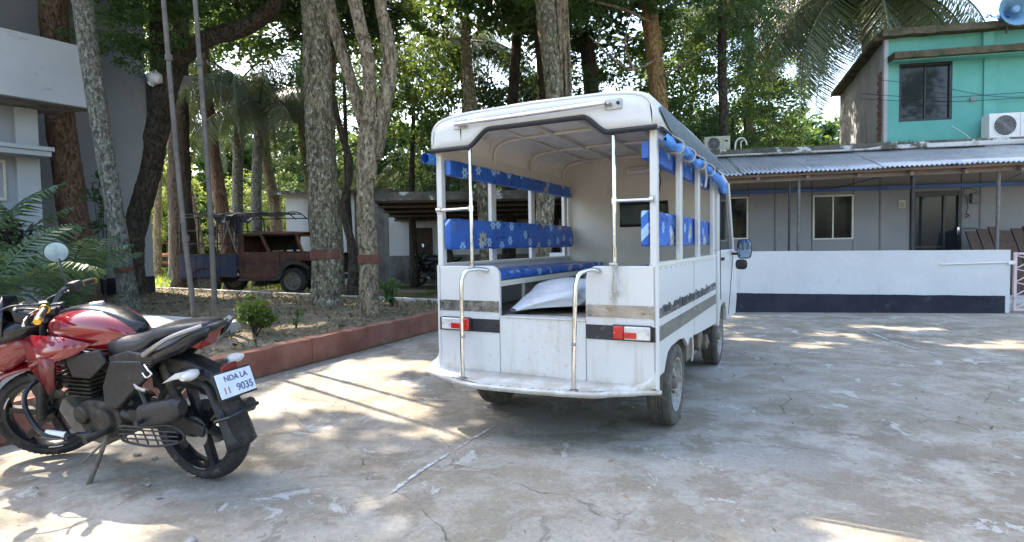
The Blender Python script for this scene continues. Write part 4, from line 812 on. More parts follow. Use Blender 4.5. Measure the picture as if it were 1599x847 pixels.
# far wood closing the view, one mass
wd = MB(); me_l = []
P_, D_2, S_2, R_ = [], [], [], []
for i in range(30):
    x = -40+3.1*i; y = 37+4*rb.random(); A = BASES[i % 3]; s = np.array([4.2, 3, 2.6+1.6*rb.random()])
    for zc in ((3.0, 6.2) if i % 3 else (3.0,)):
        P_.append(A[0]*s+np.array([x, y, zc+hill(x, y)])); D_2.append(A[1]*5.2); S_2.append(A[2]*5.2); R_.append(A[3])
me = leaf_mesh('distant_wood', tuple(np.concatenate(q) for q in (P_, D_2, S_2, R_)), K['lf_mid'])
o = bpy.data.objects.new('distant_wood', me); C.objects.link(o); tag(o, 'far wood closing the view behind the yard', 'wood', kind='stuff')
# --- palms
def frond_mesh(name, L, n, m, lw=.035, ll=.55, bend=1.6, up=.9, hang=.8, seed=0):
    r = random.Random(seed); mb = MB(); pts = []; p = Vector((0,0,0)); a = up
    for i in range(n+1):
        pts.append(p.copy()); t = i/n; a2 = up-bend*t**1.3; p = p+Vector((cos(a2), 0, sin(a2)))*(L/n)
    mb.tube(pts, [.03*L/3, .018*L/3, .004], 5)
    for i in range(3, n+1):
        t = i/n; T = (pts[i]-pts[i-1]).normalized(); q = ll*(sin(pi*min(1,.12+.88*t))**.6)*(1.0-.15*t)
        for sg in (1, -1):
            d = (T*.45+Vector((0, sg*(1-.35*hang), 0))+Vector((0,0,-hang*r.uniform(.6,1.2)))).normalized()
            sd = T*lw*.5; b = pts[i-1].lerp(pts[i], r.random()); m1 = b+d*q*.5+Vector((0,0,.02)); e = b+d*q*r.uniform(.9,1.05)+Vector((0,0,-.15*q))
            mb.add([b-sd*.6, b+sd*.6, m1+sd, m1-sd, e], [(0,1,2,3),(3,2,4)])
    me = bpy.data.meshes.new(name); me.from_pydata(mb.v, [], mb.f); me.materials.append(m)
    at = me.attributes.new('rnd', 'FLOAT', 'FACE'); at.data.foreach_set('value', np.random.default_rng(seed).random(len(me.polygons)).astype(np.float32))
    return me
FR = [frond_mesh('frond', 3.4, 100, K['lf_palm'], .026, .95, 1.9, .95, 1.1, 1), frond_mesh('frond', 3.2, 92, K['lf_palm'], .026, .88, 1.5, .8, 1.0, 2)]
FA = [frond_mesh('frond', 1.35, 34, K['lf_areca'], .028, .36, 1.5, 1.15, .35, 3), frond_mesh('frond', 1.2, 30, K['lf_areca'], .028, .33, 1.2, 1.0, .25, 4)]
def fronds(t, c, n, meshes, seed, s=1, tilt=(-.5, .6), az=None):
    r = random.Random(seed)
    for i in range(n):
        o = bpy.data.objects.new('frond', meshes[i % len(meshes)]); C.objects.link(o); o.parent = t
        o.location = Vector(c)-t.location; k = s*r.uniform(.85, 1.12); o.scale = (k,k,k)
        a = az[0]+(az[1]-az[0])*(i+r.random()*.6)/n if az else 2*pi*i/n+r.uniform(-.25,.25)
        o.rotation_euler = (r.uniform(-.3,.3), r.uniform(*tilt), a)
for nm, lb, P, rd, c, n, sd, s, tl in [
  ('coconut_palm', 'tall coconut palm with drooping grey green fronds beside the turquoise building', [(12.4,19.5,0.1),(12.3,19.5,4),(12.0,19.6,9.6)], [.22,.18,.15], (12.0,19.6,9.7), 38, 5, 1.7, (-.1,1.2)),
  ('coconut_palm', 'coconut palm with hanging fronds above the left part of the van roof', [(8.8,21.5,0.1),(8.9,21.5,4),(9.0,21.6,9.8)], [.22,.18,.15], (9.0,21.6,10.0), 18, 6, 1.4, (-.1,1.0)),
  ('young_palm', 'palm with shaggy hanging fronds right of the flag poles', [(-9.1,18.9,0.1),(-9.0,18.9,3),(-8.8,18.9,6.6)], [.2,.17,.15], (-8.8,18.9,6.7), 18, 7, 1.05, (.1,1.1)),
  ('young_palm', 'palm with arching fronds between the flag poles and the thick lichen tree', [(-7.8,17.6,0.1),(-7.8,17.6,3),(-7.6,17.6,5.6)], [.17,.15,.13], (-7.6,17.6,5.7), 16, 8, .85, (0,1.0)),
  ('young_palm', 'palm hanging between the forked tree and the van roof', [(-1.7,20.6,0.1),(-1.6,20.6,4),(-1.5,20.6,8.4)], [.22,.18,.15], (-1.5,20.6,8.5), 16, 9, 1.2, (-.1,1.0)),
  ('young_palm', 'palm with low fronds in the sunny grove left of the poles', [(-13.4,22.6,0.1),(-13.3,22.6,3),(-13.2,22.6,6.4)], [.2,.17,.15], (-13.2,22.6,6.5), 14, 10, 1.0, (-.1,1.0)),
  ('young_palm', 'small palm crown low behind the lichen tree', [(-5.0,21.6,0.1),(-5.0,21.6,1.5),(-5.0,21.6,3.0)], [.15,.13,.12], (-5.0,21.6,3.1), 14, 14, .7, (-.3,.7))]:
    t = tree(nm, lb, P[0], 'palm tree'); trunk(t, P, rd, K['b_slim'], seed=sd, k=12, wob=.06, n=8, flare=1.3); fronds(t, c, n, FR, sd, s, tl)
fronds(PALMT, (-7.0,9.5,7.5), 6, FR, 33, .75, (-.3,.5), (pi*.55, pi*1.5))
for nm, lb, c, n, sd, s in [('areca_palm', 'bushy feather leaved palm at the foot of the slim ringed palm', (-6.7,8.5,.25), 9, 21, 1.3), ('areca_palm', 'feather leaved palm at the left edge behind the motorcycle', (-6.9,7.4,.25), 9, 22, 1.3), ('areca_palm', 'upright feather leaved palm against the grey building wall', (-8.5,9.3,.25), 12, 23, 1.75)]:
    t = tree(nm, lb, c, 'palm'); fronds(t, (c[0], c[1], c[2]+.1), n, FA, sd, s, (-.55, .15))
    for k in range(5): trunk(t, [(c[0]+.08*k-.15,c[1]+.05*(k%3),c[2]-.05),(c[0]+.10*k-.2,c[1],c[2]+.35)], [.025,.015], K['b_moss2'], 'stem', 7, .1, k)
# --- small plants
def plant(nm, lb, c, clumps, n, L, Wd, m, sd, stems=5, cat='shrub'):
    t = tree(nm, lb, c, cat); A = leaf_arr(sd, clumps, n, L, Wd, 1, -.2)
    o = bpy.data.objects.new('foliage', leaf_mesh('foliage', A, K[m])); C.objects.link(o); o.parent = t
    for k in range(stems):
        q = clumps[k % len(clumps)][0]; mb = MB(); mb.tube(crv([(0,0,-.03),(q[0]*.4,q[1]*.4,q[2]*.5),(q[0]*.9,q[1]*.9,q[2])], 4), [.012,.006], 6); mb.build('stem', K['b_dark'], t)
plant('clipped_bush', 'round glossy green bush growing by the kerb in front of the flag poles', (-2.98,6.55,.2), ell_clumps(40, 26, .07, (.23,.23,.20), .3) and [((c[0],c[1],c[2]+.27),r) for c, r in ell_clumps(40, 30, .07, (.21,.21,.19), .4)], 60, .042, .034, 'lf_lime', 40, 8)
plant('small_bush', 'tiny leafy seedling right of the round glossy bush', (-2.75,7.2,.2), [((0,0,.1),.07),((.04,0,.2),.06)], 45, .035, .028, 'lf_mid', 41, 2)
plant('low_shrub', 'low leafy shrub at the foot of the forked tree', (-1.98,9.4,.2), [((c[0],c[1],c[2]+.3),r) for c, r in ell_clumps(42, 12, .1, (.22,.2,.2), .4)], 30, .07, .04, 'lf_mid', 42, 6)
plant('dark_croton', 'wine dark leafy shrub at the left edge behind the palms', (-8.4,9.0,.2), [((c[0],c[1],c[2]+1.0),r) for c, r in ell_clumps(43, 26, .22, (.75,.5,.65), .4)], 45, .15, .06, 'lf_wine', 43, 8)
plant('sapling', 'dark leaved sapling against the grey building wall', (-8.0,11.2,.2), [((0,0,1.5),.2),((.12,0,1.9),.22),((-.15,0,2.1),.2),((.05,0,2.4),.12)], 22, .2, .09, 'lf_dark', 44, 4)
plant('wall_weed', 'leafy weed growing low beside the shed wall', (-4.2,13.0,.2), [((c[0],c[1],c[2]+.25),r) for c, r in ell_clumps(45, 10, .12, (.3,.2,.2), .4)], 30, .08, .04, 'lf_mid', 45, 4)
# --- ground cover and litter
def scatter(name, n, fn, m, label, cat, L, Wd, seed, up=0):
    rg = np.random.default_rng(seed); P = np.array([fn(rg) for _ in range(n)]); N = len(P)
    D = rg.normal(size=(N,3)); D[:,2] = np.abs(D[:,2])*.25+up; D /= np.linalg.norm(D, axis=1)[:,None]; S = np.cross(D, np.array([0,0,1.])+rg.normal(size=(N,3))*.25); S /= np.linalg.norm(S, axis=1)[:,None]
    sz = rg.uniform(.5,1.4,(N,1)); o = bpy.data.objects.new(name, leaf_mesh(name, (P, D*L*sz, S*Wd*.5*sz, rg.random(N)), m)); C.objects.link(o)
    return tag(o, label, cat, kind='stuff')
def on_yard(rg):
    while 1:
        x, y = rg.uniform(-3,8), rg.uniform(1.2,9.5)
        if x > -.45-.41*((9.75-y)/.912)+.05 and y < 9.7-.187*(x-4): return (x, y, .012)
def on_bed(rg):
    a, b = rg.random()**1.2, rg.random()**1.5; p = bed(a*.9, b*.8); return (p[0], p[1], p[2]+.01)
scatter('yard_litter', 900, on_yard, K['dry'], 'dry leaf bits scattered over the concrete yard', 'leaf litter', .028, .011, 1)
scatter('bed_litter', 9000, on_bed, K['dry'], 'dry leaves lying on the soil bed', 'leaf litter', .07, .035, 2, .1)
scatter('bed_weeds', 2600, lambda rg: (lambda p: (p[0], p[1], p[2]))(on_bed(rg)), K['lf_mid'], 'small weeds sprouting on the soil bed', 'weeds', .06, .02, 5, .9)
scatter('kerb_moss', 900, lambda rg: (lambda t, q: (kerb_pt(t).x+q*.9, kerb_pt(t).y, .008))(rg.uniform(0, 9), .02+.06*rg.random()**2), K['lf_mid'], 'thin moss and grit along the foot of the kerb', 'moss', .03, .012, 3, .1)
scatter('far_grass', 15000, lambda rg: (lambda x, y: (x, y, hill(x, y)))(rg.uniform(-24,-6), rg.uniform(17.5,34)), K['lf_grass'], 'sunlit grass in the grove behind the rusty vehicles', 'grass', .28, .03, 4, 1.2)
rs = random.Random(5)
for i, (x, y, r) in enumerate([(-1.35,2.32,.022),(-2.25,3.35,.02),(-2.1,3.28,.016),(-1.1,2.85,.010),(-1.75,2.75,.012),(-1.9,2.9,.012)]):
    mb = MB(); mb.grid(lambda a, b: (r*1.3*cos(2*pi*a)*sin(pi*b), r*sin(2*pi*a)*sin(pi*b), r*.35*cos(pi*b)), 10, 6); mb.jit(r*.7, .9/r, i)
    o = mb.build('stone', K['stone'], None, ang=180); o.location = (x, y, r*.15); tag(o, ['flat stone nearest the camera below the motorcycle', 'small stone under the motorcycle frame, left one', 'small stone under the motorcycle frame, right one', 'tiny stone to the right of the motorcycle rear wheel', 'tiny pebble just below the motorcycle rear wheel', 'tiny pebble between the side stand and the rear wheel'][i], 'stone', 'stones lying near the motorcycle')
# --- flag poles
for lb, P in [('left grey steel flag pole leaning slightly left on the platform', [(-3.80,6.8,.34),(-3.92,6.8,2),(-4.05,6.8,5),(-4.2,6.8,9)]), ('right grey steel flag pole leaning slightly left on the platform', [(-3.66,7.0,.34),(-3.68,7.0,2),(-3.78,7.0,5),(-3.9,7,9)])]:
    t = empty('flag_pole', P[0], 0, lb, 'pole'); Q = [Vector(p)-Vector(P[0]) for p in P]
    MB().tube(crv(Q, 6), [.032,.029,.025,.02], 12).build('shaft', K['polem'], t, ang=180)
    for z in (.98, 3.1): 
        p = Q[0].lerp(Q[1], min(1, z/1.66)) if z < 1.66 else Q[1].lerp(Q[2], (z-1.66)/3); MB().tube([p, p+Vector((0,0,.07))], .042, 12).build('joint_collar', K['polem'], t)

# ---------------------------------------------------------------- passenger van
VY = pi/2-.4756
VR = empty('passenger_van', (.8194, 3.2077, 0), VY, 'white open backed passenger van with blue flowered seats parked in the yard', 'van')
def vp(name, m, f, parent=None, **k):
    mb = MB(); f(mb); return mb.build(name, K[m], parent or VR, **k)
W = 1.49
def arc(cx, cz, r, a0, a1, n=6): return [(cx+r*cos(radians(a0+(a1-a0)*i/n)), cz+r*sin(radians(a0+(a1-a0)*i/n))) for i in range(n+1)]
# rear body: one pressed panel with the doorway cut out of it
rearp = [(0,.37),(0,1.075)]+arc(.36,1.01,.065,90,0)+[(.43,1.0),(.43,.745),(1.015,.745),(1.015,.96)]+arc(1.08,1.01,.065,180,90)+[(W,1.075),(W,.37)]
vp('rear_panel', 'vdirty', lambda m: m.prism([(a,b) for a,b in rearp], 0, .03, 'vz'), bevel=.006)
vp('corner_edge', 'vwhite', lambda m: (m.tube([(.005,.005,.37),(.005,.005,1.08)], .012, 8), m.tube([(.005,W-.005,.37),(.005,W-.005,1.08)], .012, 8)), split=True)
# foot step round the back
stp = [(.05,W+.03),(.02,W+.10),(-.05,W+.03),(-.17,1.30),(-.255,1.04),(-.20,.40),(-.10,.22),(.0,.03),(.03,-.005)]
vp('rear_step', 'vdirty', lambda m: m.prism(stp, .335, .358, 'uv'), bevel=.006)
def lip(m):
    P = [(a, b, .352) for a, b in stp]; m.tube(crv([(.12,W+.04,.44)]+P[1:]+[], 4), .014, 8)
vp('step_lip', 'vdirty', lip)
def skirt(m):
    P = crv([(a, b, 0) for a, b in [(.12,W+.03)]+stp[1:]], 4)
    Q = crv([(0.0,W,0),(0,W,0),(0,1.40,0),(0,1.2,0),(0,.95,0),(0,.42,0),(0,.25,0),(0,.06,0),(0,0,0)], 4)
    n = min(len(P), len(Q)); vs = []
    for i in range(n):
        t = i/(n-1); z1 = .345+.11*max(0,(t-.82)/.18)+.13*max(0,(.2-t)/.2)
        vs += [(P[i].x, P[i].y, z1-.01), (P[i].x*.35+Q[i].x*.65, P[i].y*.35+Q[i].y*.65, z1+.02), (Q[i].x-.002, Q[i].y, z1+.04)]
    m.add(vs, [(3*i+j, 3*i+3+j, 3*i+4+j, 3*i+1+j) for i in range(n-1) for j in (0,1)])
vp('step_plate', 'vdirty', skirt, solid=.004)
# sides
def sidepoly():
    return [(0,.455),(.06,.44),(.16,.44),(.20,.49),(.26,.54),(.36,.56),(.60,.565),(.78,.55),(.88,.50),(.93,.47),(1.0,.52),(1.5,.49),(2.34,.45),(2.34,1.08),(0,1.08)]
for v0, v1 in ((0, .028), (W-.028, W)):
    vp('side_panel', 'vwhite', lambda m: m.prism(sidepoly(), v0, v1, 'uz'), bevel=.005)
def jag(m, v, z0, z1, u0, u1, tear, seed, n=60):
    top = [(u1-(u1-u0)*i/n, z1+tear*noise.noise(Vector((i*.31, seed, 0)))+tear*.6*noise.noise(Vector((i*1.1, seed+4, 0)))) for i in range(n+1)]
    bot = [(u0+(u1-u0)*i/n, z0+.002*noise.noise(Vector((i*.5, seed+8, 0)))) for i in range(n+1)]
    m.prism(bot+top, v, v-.003 if v < .5 else v+.003, 'uz')
for v, s_ in ((-.0005, 1), (W+.0005, 2)):
    vp('lower_stripe', 'tapeg', lambda m: jag(m, v, .642, .728, .012, 2.33, .004, 3+s_))
    vp('upper_stripe', 'foil', lambda m: jag(m, v, .775, .835, .012, 2.33, .030, 6+s_))
    vp('torn_tape', 'tape', lambda m: [jag(m, v-(.003 if v < .5 else -.003), .797+.012*sin(k*2.1), .826+.01*sin(k), .16+.27*k, .16+.27*k+(.22 if k % 2 else .15), .024, 20+k, 16) for k in range(8)], split=True)
for a, b, in ((.012, .428), (1.02, W-.012)):
    vp('rear_foil_band', 'foil', lambda m: m.box(-.004, -.0005, a, b, .775, .846), bevel=0)
    vp('rear_black_band', 'tape', lambda m: m.box(-.004, -.0005, a, b, .641, .727))
vp('body_screw', 'steel', lambda m: [m.lathe([(0,-.008),(.006,-.007),(.007,-.004)], 8, 'x', (0,v,z)) for v in (.03,.42,1.04,1.46) for z in (.78,.84)], split=True)
for v in (-.0005, W+.0005):
    sg = -1 if v < .5 else 1
    vp('panel_seam', 'rubber', lambda m: m.box(1.168, 1.171, min(v, v+sg*.001), max(v, v+sg*.001), .50, 1.07))
    vp('rivet', 'steel', lambda m: [m.lathe([(0, v+sg*.003),(.005, v+sg*.002),(.006, v)], 7, 'y', (.06+.15*k, 0, 1.055)) for k in range(15)], split=True)
vp('panel_seam', 'rubber', lambda m: (m.box(-.0012, -.0003, .428, .4305, .37, .745), m.box(-.0012, -.0003, 1.016, 1.0185, .37, .745)), split=True)
# tail lamps
def lamp(vc, flip):
    r = vp('tail_lamp', 'mblack', lambda m: m.box(-.02, -.0045, vc-.115, vc+.115, .645, .735), bevel=.006)
    f = -1 if flip else 1
    vp('red_lens', 'lamp_red', lambda m: m.box(-.036, -.021, min(vc+f*.108, vc+f*.045), max(vc+f*.108, vc+f*.045), .652, .729), r, bevel=.008)
    vp('clear_lens', 'lamp_clear', lambda m: m.box(-.034, -.021, min(vc+f*.043, vc-f*.108), max(vc+f*.043, vc-f*.108), .652, .729), r, bevel=.008)
    vp('lens_rib', 'lamp_clear', lambda m: [m.box(-.0350, -.0341, min(vc+f*.04, vc-f*.104), max(vc+f*.04, vc-f*.104), .700+.006*k, .7025+.006*k) for k in range(4)], r, split=True)
    vp('lens_screw', 'steel', lambda m: [m.lathe([(0,-.0375),(.0045,-.037),(.005,-.035)], 8, 'x', (0, vc+f*q, .6905)) for q in (.098, -.098)], r, split=True)
    vp('red_reflector', 'lamp_red', lambda m: m.box(-.0365, -.034, min(vc+f*.04, vc-f*.03), max(vc+f*.04, vc-f*.03), .660, .695), r, bevel=.001)
lamp(.145, False); lamp(1.34, False if 0 else True)
# floor
for k in range(8): vp('floor_board', 'board', lambda m: m.box(.032, 2.32, .04+.177*k, .04+.177*k+.171, .715, .742+.002*(k%3)), bevel=.003)
vp('sill_plate', 'vdirty', lambda m: m.box(-.008, .11, .432, 1.013, .745, .753), bevel=.002)
vp('chassis_rail', 'dark', lambda m: (m.box(.1, 3.8, .38, .44, .38, .47), m.box(.1, 3.8, 1.05, 1.11, .38, .47), m.box(.12,.18,.44,1.05,.40,.46), m.box(1.3,1.36,.44,1.05,.40,.46), m.box(2.2,2.26,.44,1.05,.40,.46)), split=True)
vp('floor_underside', 'dark', lambda m: m.box(.035, 2.33, .03, W-.03, .66, .712))
vp('tow_bar', 'rust' if 'rust' in K else 'dark', lambda m: (m.tube([(.03,.25,.32),(.03,1.2,.32)], .02, 8), m.tube([(-.12,.41,.335),(-.125,.41,.285)], .012, 6)))
# posts and rails
for v0 in (0, W-.045):
    vp('corner_post', 'vwhite', lambda m: m.box(.002, .05, v0+.001, v0+.044, 1.075, 1.845), bevel=.006)
    for u0, wd in ((.70,.075), (1.43,.075), (2.22,.08)): vp('side_post', 'vwhite', lambda m: m.box(u0, u0+wd, v0+.006, v0+.040, 1.075, 1.80), bevel=.006)
    vp('top_rail', 'vcream', lambda m: m.box(.0, 2.36, v0+.004, v0+.042, 1.80, 1.875), bevel=.004)
    vp('window_sill', 'vcream', lambda m: m.box(.03, 2.34, v0-.003, v0+.055, 1.068, 1.092), bevel=.004)
vp('gutter', 'rubber', lambda m: m.tube([(.0,-.028,1.838),(2.45,-.028,1.838)], .012, 8))
# roof pod
RC, RZ, RA, RB = W/2, 1.845, W/2+.012, .218
def rsec(k, inset=0, n=36):
    out = []
    for j in range(n+1):
        t = pi*j/n; c, s_ = cos(t), sin(t)
        x = math.copysign(abs(c)**(2/9.), c); out.append((RC-x*(RA-inset), RZ+(RB-inset)*abs(s_)**(2/4.5)+.022*(1-x*x)))
    return out
def roof(m):
    st = [(-.045,.026),(-.043,.012),(-.036,.004),(-.02,0),(.4,0),(1.2,-.005),(2.2,0),(2.46,.004),(2.50,.03),(2.515,.06)]
    vs = []
    for u, ins in st: vs += [(u, a, b) for a, b in rsec(0, ins)]
    n = 37; m.add(vs, [(i*n+j, (i+1)*n+j, (i+1)*n+j+1, i*n+j+1) for i in range(len(st)-1) for j in range(n-1)])
vp('roof_shell', 'vwhite', roof, solid=.012, ang=50)
def zlow(v):
    sm = lambda t: max(0, min(1, t))**2*(3-2*max(0, min(1, t)))
    return 1.840+.102*sm((v-.265)/.16)*sm((1.215-v)/.17)
def visor(m):
    sec = rsec(0, .026, 120); vs = []; N = 90
    sv = np.array([p[0] for p in sec]); sz = np.array([p[1] for p in sec])
    for i in range(N+1):
        v = sv[0]+(sv[-1]-sv[0])*i/N; zt = float(np.interp(v, sv, sz)); zb = zlow(v)
        zt = max(zt, zb+.004)
        for q in range(4): vs.append((-.045, v, zb+(zt-zb)*q/3))
    m.add(vs, [(i*4+q, (i+1)*4+q, (i+1)*4+q+1, i*4+q+1) for i in range(N) for q in range(3)])
vp('rear_visor', 'vwhite', visor, solid=.008, ang=60)
vp('visor_trim', 'rubber', lambda m: m.tube([(-.040, -.01+1.51*i/80, zlow(-.01+1.51*i/80)+.004) for i in range(81)], .016, 8))
vp('front_bulkhead_top', 'vcream', lambda m: m.prism([(a,b) for a,b in rsec(0,.03,40)]+[(W,1.80),(0,1.80)], 2.34, 2.36, 'vz'))
def vside(z, off): return RC-RA*max(0, 1-(max(0, z-RZ)/RB)**4.5)**(1/9.)-off
def strip_(m):
    lo = lambda u: 1.868+.075*max(0, 1-(u-.0)/.30)**1.5; hi = lambda u: min(1.985, 1.955+.4*u) if u < 2.38 else 1.985-.5*(u-2.38)
    m.grid(lambda a, b: (.0+2.46*a, vside(lo(2.46*a)+(hi(2.46*a)-lo(2.46*a))*b, .012), lo(2.46*a)+(hi(2.46*a)-lo(2.46*a))*b), 50, 5)
vp('side_strip', 'pod', strip_, ang=80)
vp('strip_trim', 'vwhite', lambda m: m.tube([(-.02,-.014,1.858),(2.5,-.014,1.858)], .008, 6))
# inside of the roof
def ceil(m):
    vs = []
    for u in (.0, .8, 1.6, 2.34): vs += [(u, a, b) for a, b in rsec(0, .03, 40)]
    m.add(vs, [(i*41+j, (i+1)*41+j, (i+1)*41+j+1, i*41+j+1) for i in range(3) for j in range(40)])
vp('ceiling', 'vceil', ceil, ang=80)
for u in (.10, .77, 1.46, 2.2): vp('roof_bow', 'vcream', lambda m: m.tube([(u, a, b) for a, b in rsec(0, .044, 40)], .013, 8))
for v in (.33, .62, .95, 1.2): vp('roof_bar', 'vcream', lambda m: m.tube([(.0, v, 2.035),(2.33, v, 2.03)], .012, 8))
# bulkhead behind the cab with its window
bw = (.44, .90, 1.385, 1.60)
def bulk(m):
    for a, b, c, d in ((.03, bw[0], .745, 1.81), (bw[1], W-.03, .745, 1.81), (bw[0], bw[1], .745, bw[2]), (bw[0], bw[1], bw[3], 1.81)): m.box(2.335, 2.36, a, b, c, d)
vp('bulkhead', 'vcream', bulk)
fr = vp('bulkhead_window', 'rubber', lambda m: m.tube([(2.33,bw[0],bw[2]),(2.33,bw[1],bw[2]),(2.33,bw[1],bw[3]),(2.33,bw[0],bw[3]),(2.33,bw[0],bw[2])], .016, 8))
vp('window_pane', 'thin_glass', lambda m: m.box(2.345, 2.35, bw[0], bw[1], bw[2], bw[3]), fr)
lf = vp('tube_light', 'vceil', lambda m: m.box(2.28, 2.33, .50, .82, 1.885, 1.945), bevel=.008)
vp('light_tube', 'lamp_clear', lambda m: m.tube([(2.272,.53,1.915),(2.272,.79,1.915)], .013, 10), lf)
vp('light_wire', 'rubber', lambda m: m.tube(crv([(2.32,.52,1.885),(2.32,.50,1.80),(2.325,.53,1.66),(2.325,.55,1.6)],5), .004, 5), lf)
# seats
for sd in (1, -1):
    ve = lambda v: v if sd > 0 else W-v
    vb = lambda a, b: (min(ve(a), ve(b)), max(ve(a), ve(b)))
    a, b = vb(1.05, 1.43)
    sc_ = lambda n, u0, u1, a, b, z0, z1, name, e=5: vp(name, 'vinyl', lambda m: m.loft([(u0, (a+b)/2, (z0+z1)/2, (b-a)/2*.8, (z1-z0)/2*.9, e), (u0+.008, (a+b)/2, (z0+z1)/2, (b-a)/2*.95, (z1-z0)/2*.97, e)]+[(u0+.05+(u1-u0-.1)*k/n, (a+b)/2, (z0+z1)/2+.002*sin(k*2.3), (b-a)/2, (z1-z0)/2*(1+.012*sin(k*1.7)), e) for k in range(n+1)]+[(u1-.012, (a+b)/2, (z0+z1)/2, (b-a)/2*.9, (z1-z0)/2*.9, e), (u1, (a+b)/2, (z0+z1)/2, (b-a)/2*.6, (z1-z0)/2*.55, e)], 24), ang=50)
    sc_(24, .04, 2.28, a, b, .975, 1.035, 'seat_cushion', 8)
    vp('seat_frame', 'vcream', lambda m: (m.box(.04, 2.28, ve(1.06)-.012, ve(1.06)+.012, .935, .972), m.box(.04, 2.28, a+.02, b-.01, .960, .974)), bevel=.003)
    vp('seat_leg', 'vcream', lambda m: [m.tube([(u, ve(1.09), .742), (u, ve(1.09), .94)], .014, 8) for u in (.5, 1.1, 1.8)], split=True)
    a, b = vb(1.39, 1.44)
    sc_(30, .015, 2.31, a, b, 1.185, 1.395, 'backrest', 9); sc_(30, .035, 2.31, a, b, 1.685, 1.79, 'top_pad', 9)
# steel poles, rungs and grab rails
for v, pv in ((1.21, W-.02), (.246, .02)):
    vp('steel_pole', 'chrome', lambda m: m.tube([(-.012, v, 1.07),(-.012, v, 1.86)], .0125, 12))
    vp('steel_rung', 'chrome', lambda m: (m.tube([(-.012, v, 1.452),(.0, pv, 1.450)], .0115, 12), m.tube([(-.016, v, 1.435),(-.016, v, 1.468)], .019, 12), m.tube([(-.008, pv+(.0 if pv < 1 else .01), 1.452),(-.008, pv-.02+(0 if pv > 1 else .04), 1.452)], .019, 12)))
for P in ([(-.002,1.10,1.045),(-.04,1.14,1.055),(-.10,1.195,1.045),(-.125,1.215,1.0),(-.135,1.218,.93),(-.145,1.215,.6),(-.15,1.21,.355)], [(-.002,.34,1.045),(-.05,.38,1.055),(-.10,.425,1.035),(-.12,.44,.99),(-.13,.445,.92),(-.15,.45,.6),(-.16,.45,.355)]):
    o = vp('grab_rail', 'chrome', lambda m: m.tube(crv(P, 6), .0135, 12))
    vp('rail_flange', 'steel', lambda m: (m.lathe([(0,0),(.028,0),(.028,.006),(.02,.010)], 14, 'z', (P[-1][0], P[-1][1], .357)), m.lathe([(.0145,0),(.0165,.008),(.0145,.016)], 14, 'z', (P[-1][0]+.006, P[-1][1], .62))), o)
rb_ = vp('roof_bar', 'chrome', lambda m: m.tube([(-.085, .27, 2.0),(-.085, 1.275, 1.99)], .0135, 12))
rb_.name = 'roof_handrail'
for v in (.235, 1.255):
    vp('rail_bracket', 'steel', lambda m: (m.box(-.053, -.0475, v-.05, v+.05, 1.965, 2.025), m.tube([(-.05, v+.02, 1.995),(-.09, v+.02, 1.998)], .012, 8)), rb_, bevel=.002)
    vp('bracket_bolt', 'dark', lambda m: (m.lathe([(0,-.062),(.010,-.06),(.010,-.053)], 8, 'x', (0, v-.03, 1.998)), m.lathe([(0,-.062),(.010,-.06),(.010,-.053)], 8, 'x', (0, v+.035, 2.0))), rb_)
vp('rust_streak', 'rust', lambda m: (m.add([(-.0462,1.262,1.965),(-.0462,1.250,1.965),(-.0462,1.256,1.88)],[(0,1,2)])), rb_)
# rolled blue tarpaulin tied along the right roof edge, small roll at the left
def roll(m):
    def f(a, b):
        u = -.03+2.58*a; t = 2*pi*b; n_ = noise.noise(Vector((u*6, 0, 1)))
        R = .028+.016*noise.noise(Vector((u*9, cos(t)*2, sin(t)*2)))+.004*sin(u*21); sag = .015*sin(u*pi*2.7)+.02*n_+ (.05*max(0,(u-1.7)/.8))
        if a in (0, 1): R *= .35
        return (u, -.052+cos(t)*R*.8, 1.775-sag+sin(t)*R*(1+.9*max(0,(u-1.5))))
    m.grid(f, 110, 14)
vp('rolled_tarpaulin', 'tarp', roll, ang=180)
vp('tarpaulin_tie', 'rope', lambda m: [m.tube(crv([(u,-.03,1.84),(u+.01,-.10,1.79),(u,-.085,1.73),(u+.01,-.03,1.74)],5), .006, 6) for u in (.22,.62,1.05,1.5)]+[m.tube(crv([(1.05,-.09,1.78),(1.10,-.10,1.68),(1.08,-.095,1.60)],5), .008, 6)], split=True)
vp('tarpaulin_roll_end', 'tarp', lambda m: m.grid(lambda a, b: (-.06+.5*a, W+.045+.035*cos(2*pi*b)*(.9+.2*sin(a*9)), 1.80+.035*sin(2*pi*b)), 12, 14), ang=180)
vp('door_rope', 'rope', lambda m: (m.tube(crv([(-.02,.246,1.10),(-.03,.25,1.0),(-.02,.26,.93),(-.02,.25,.86)],6), .006, 6), m.tube(crv([(-.02,.246,1.085),(-.035,.23,.97),(-.02,.225,.90),(-.025,.245,.93),(-.02,.27,.88)],6), .005, 6), m.tube([(-.03,.225,1.085),(-.03,.27,1.085)], .012, 6)))
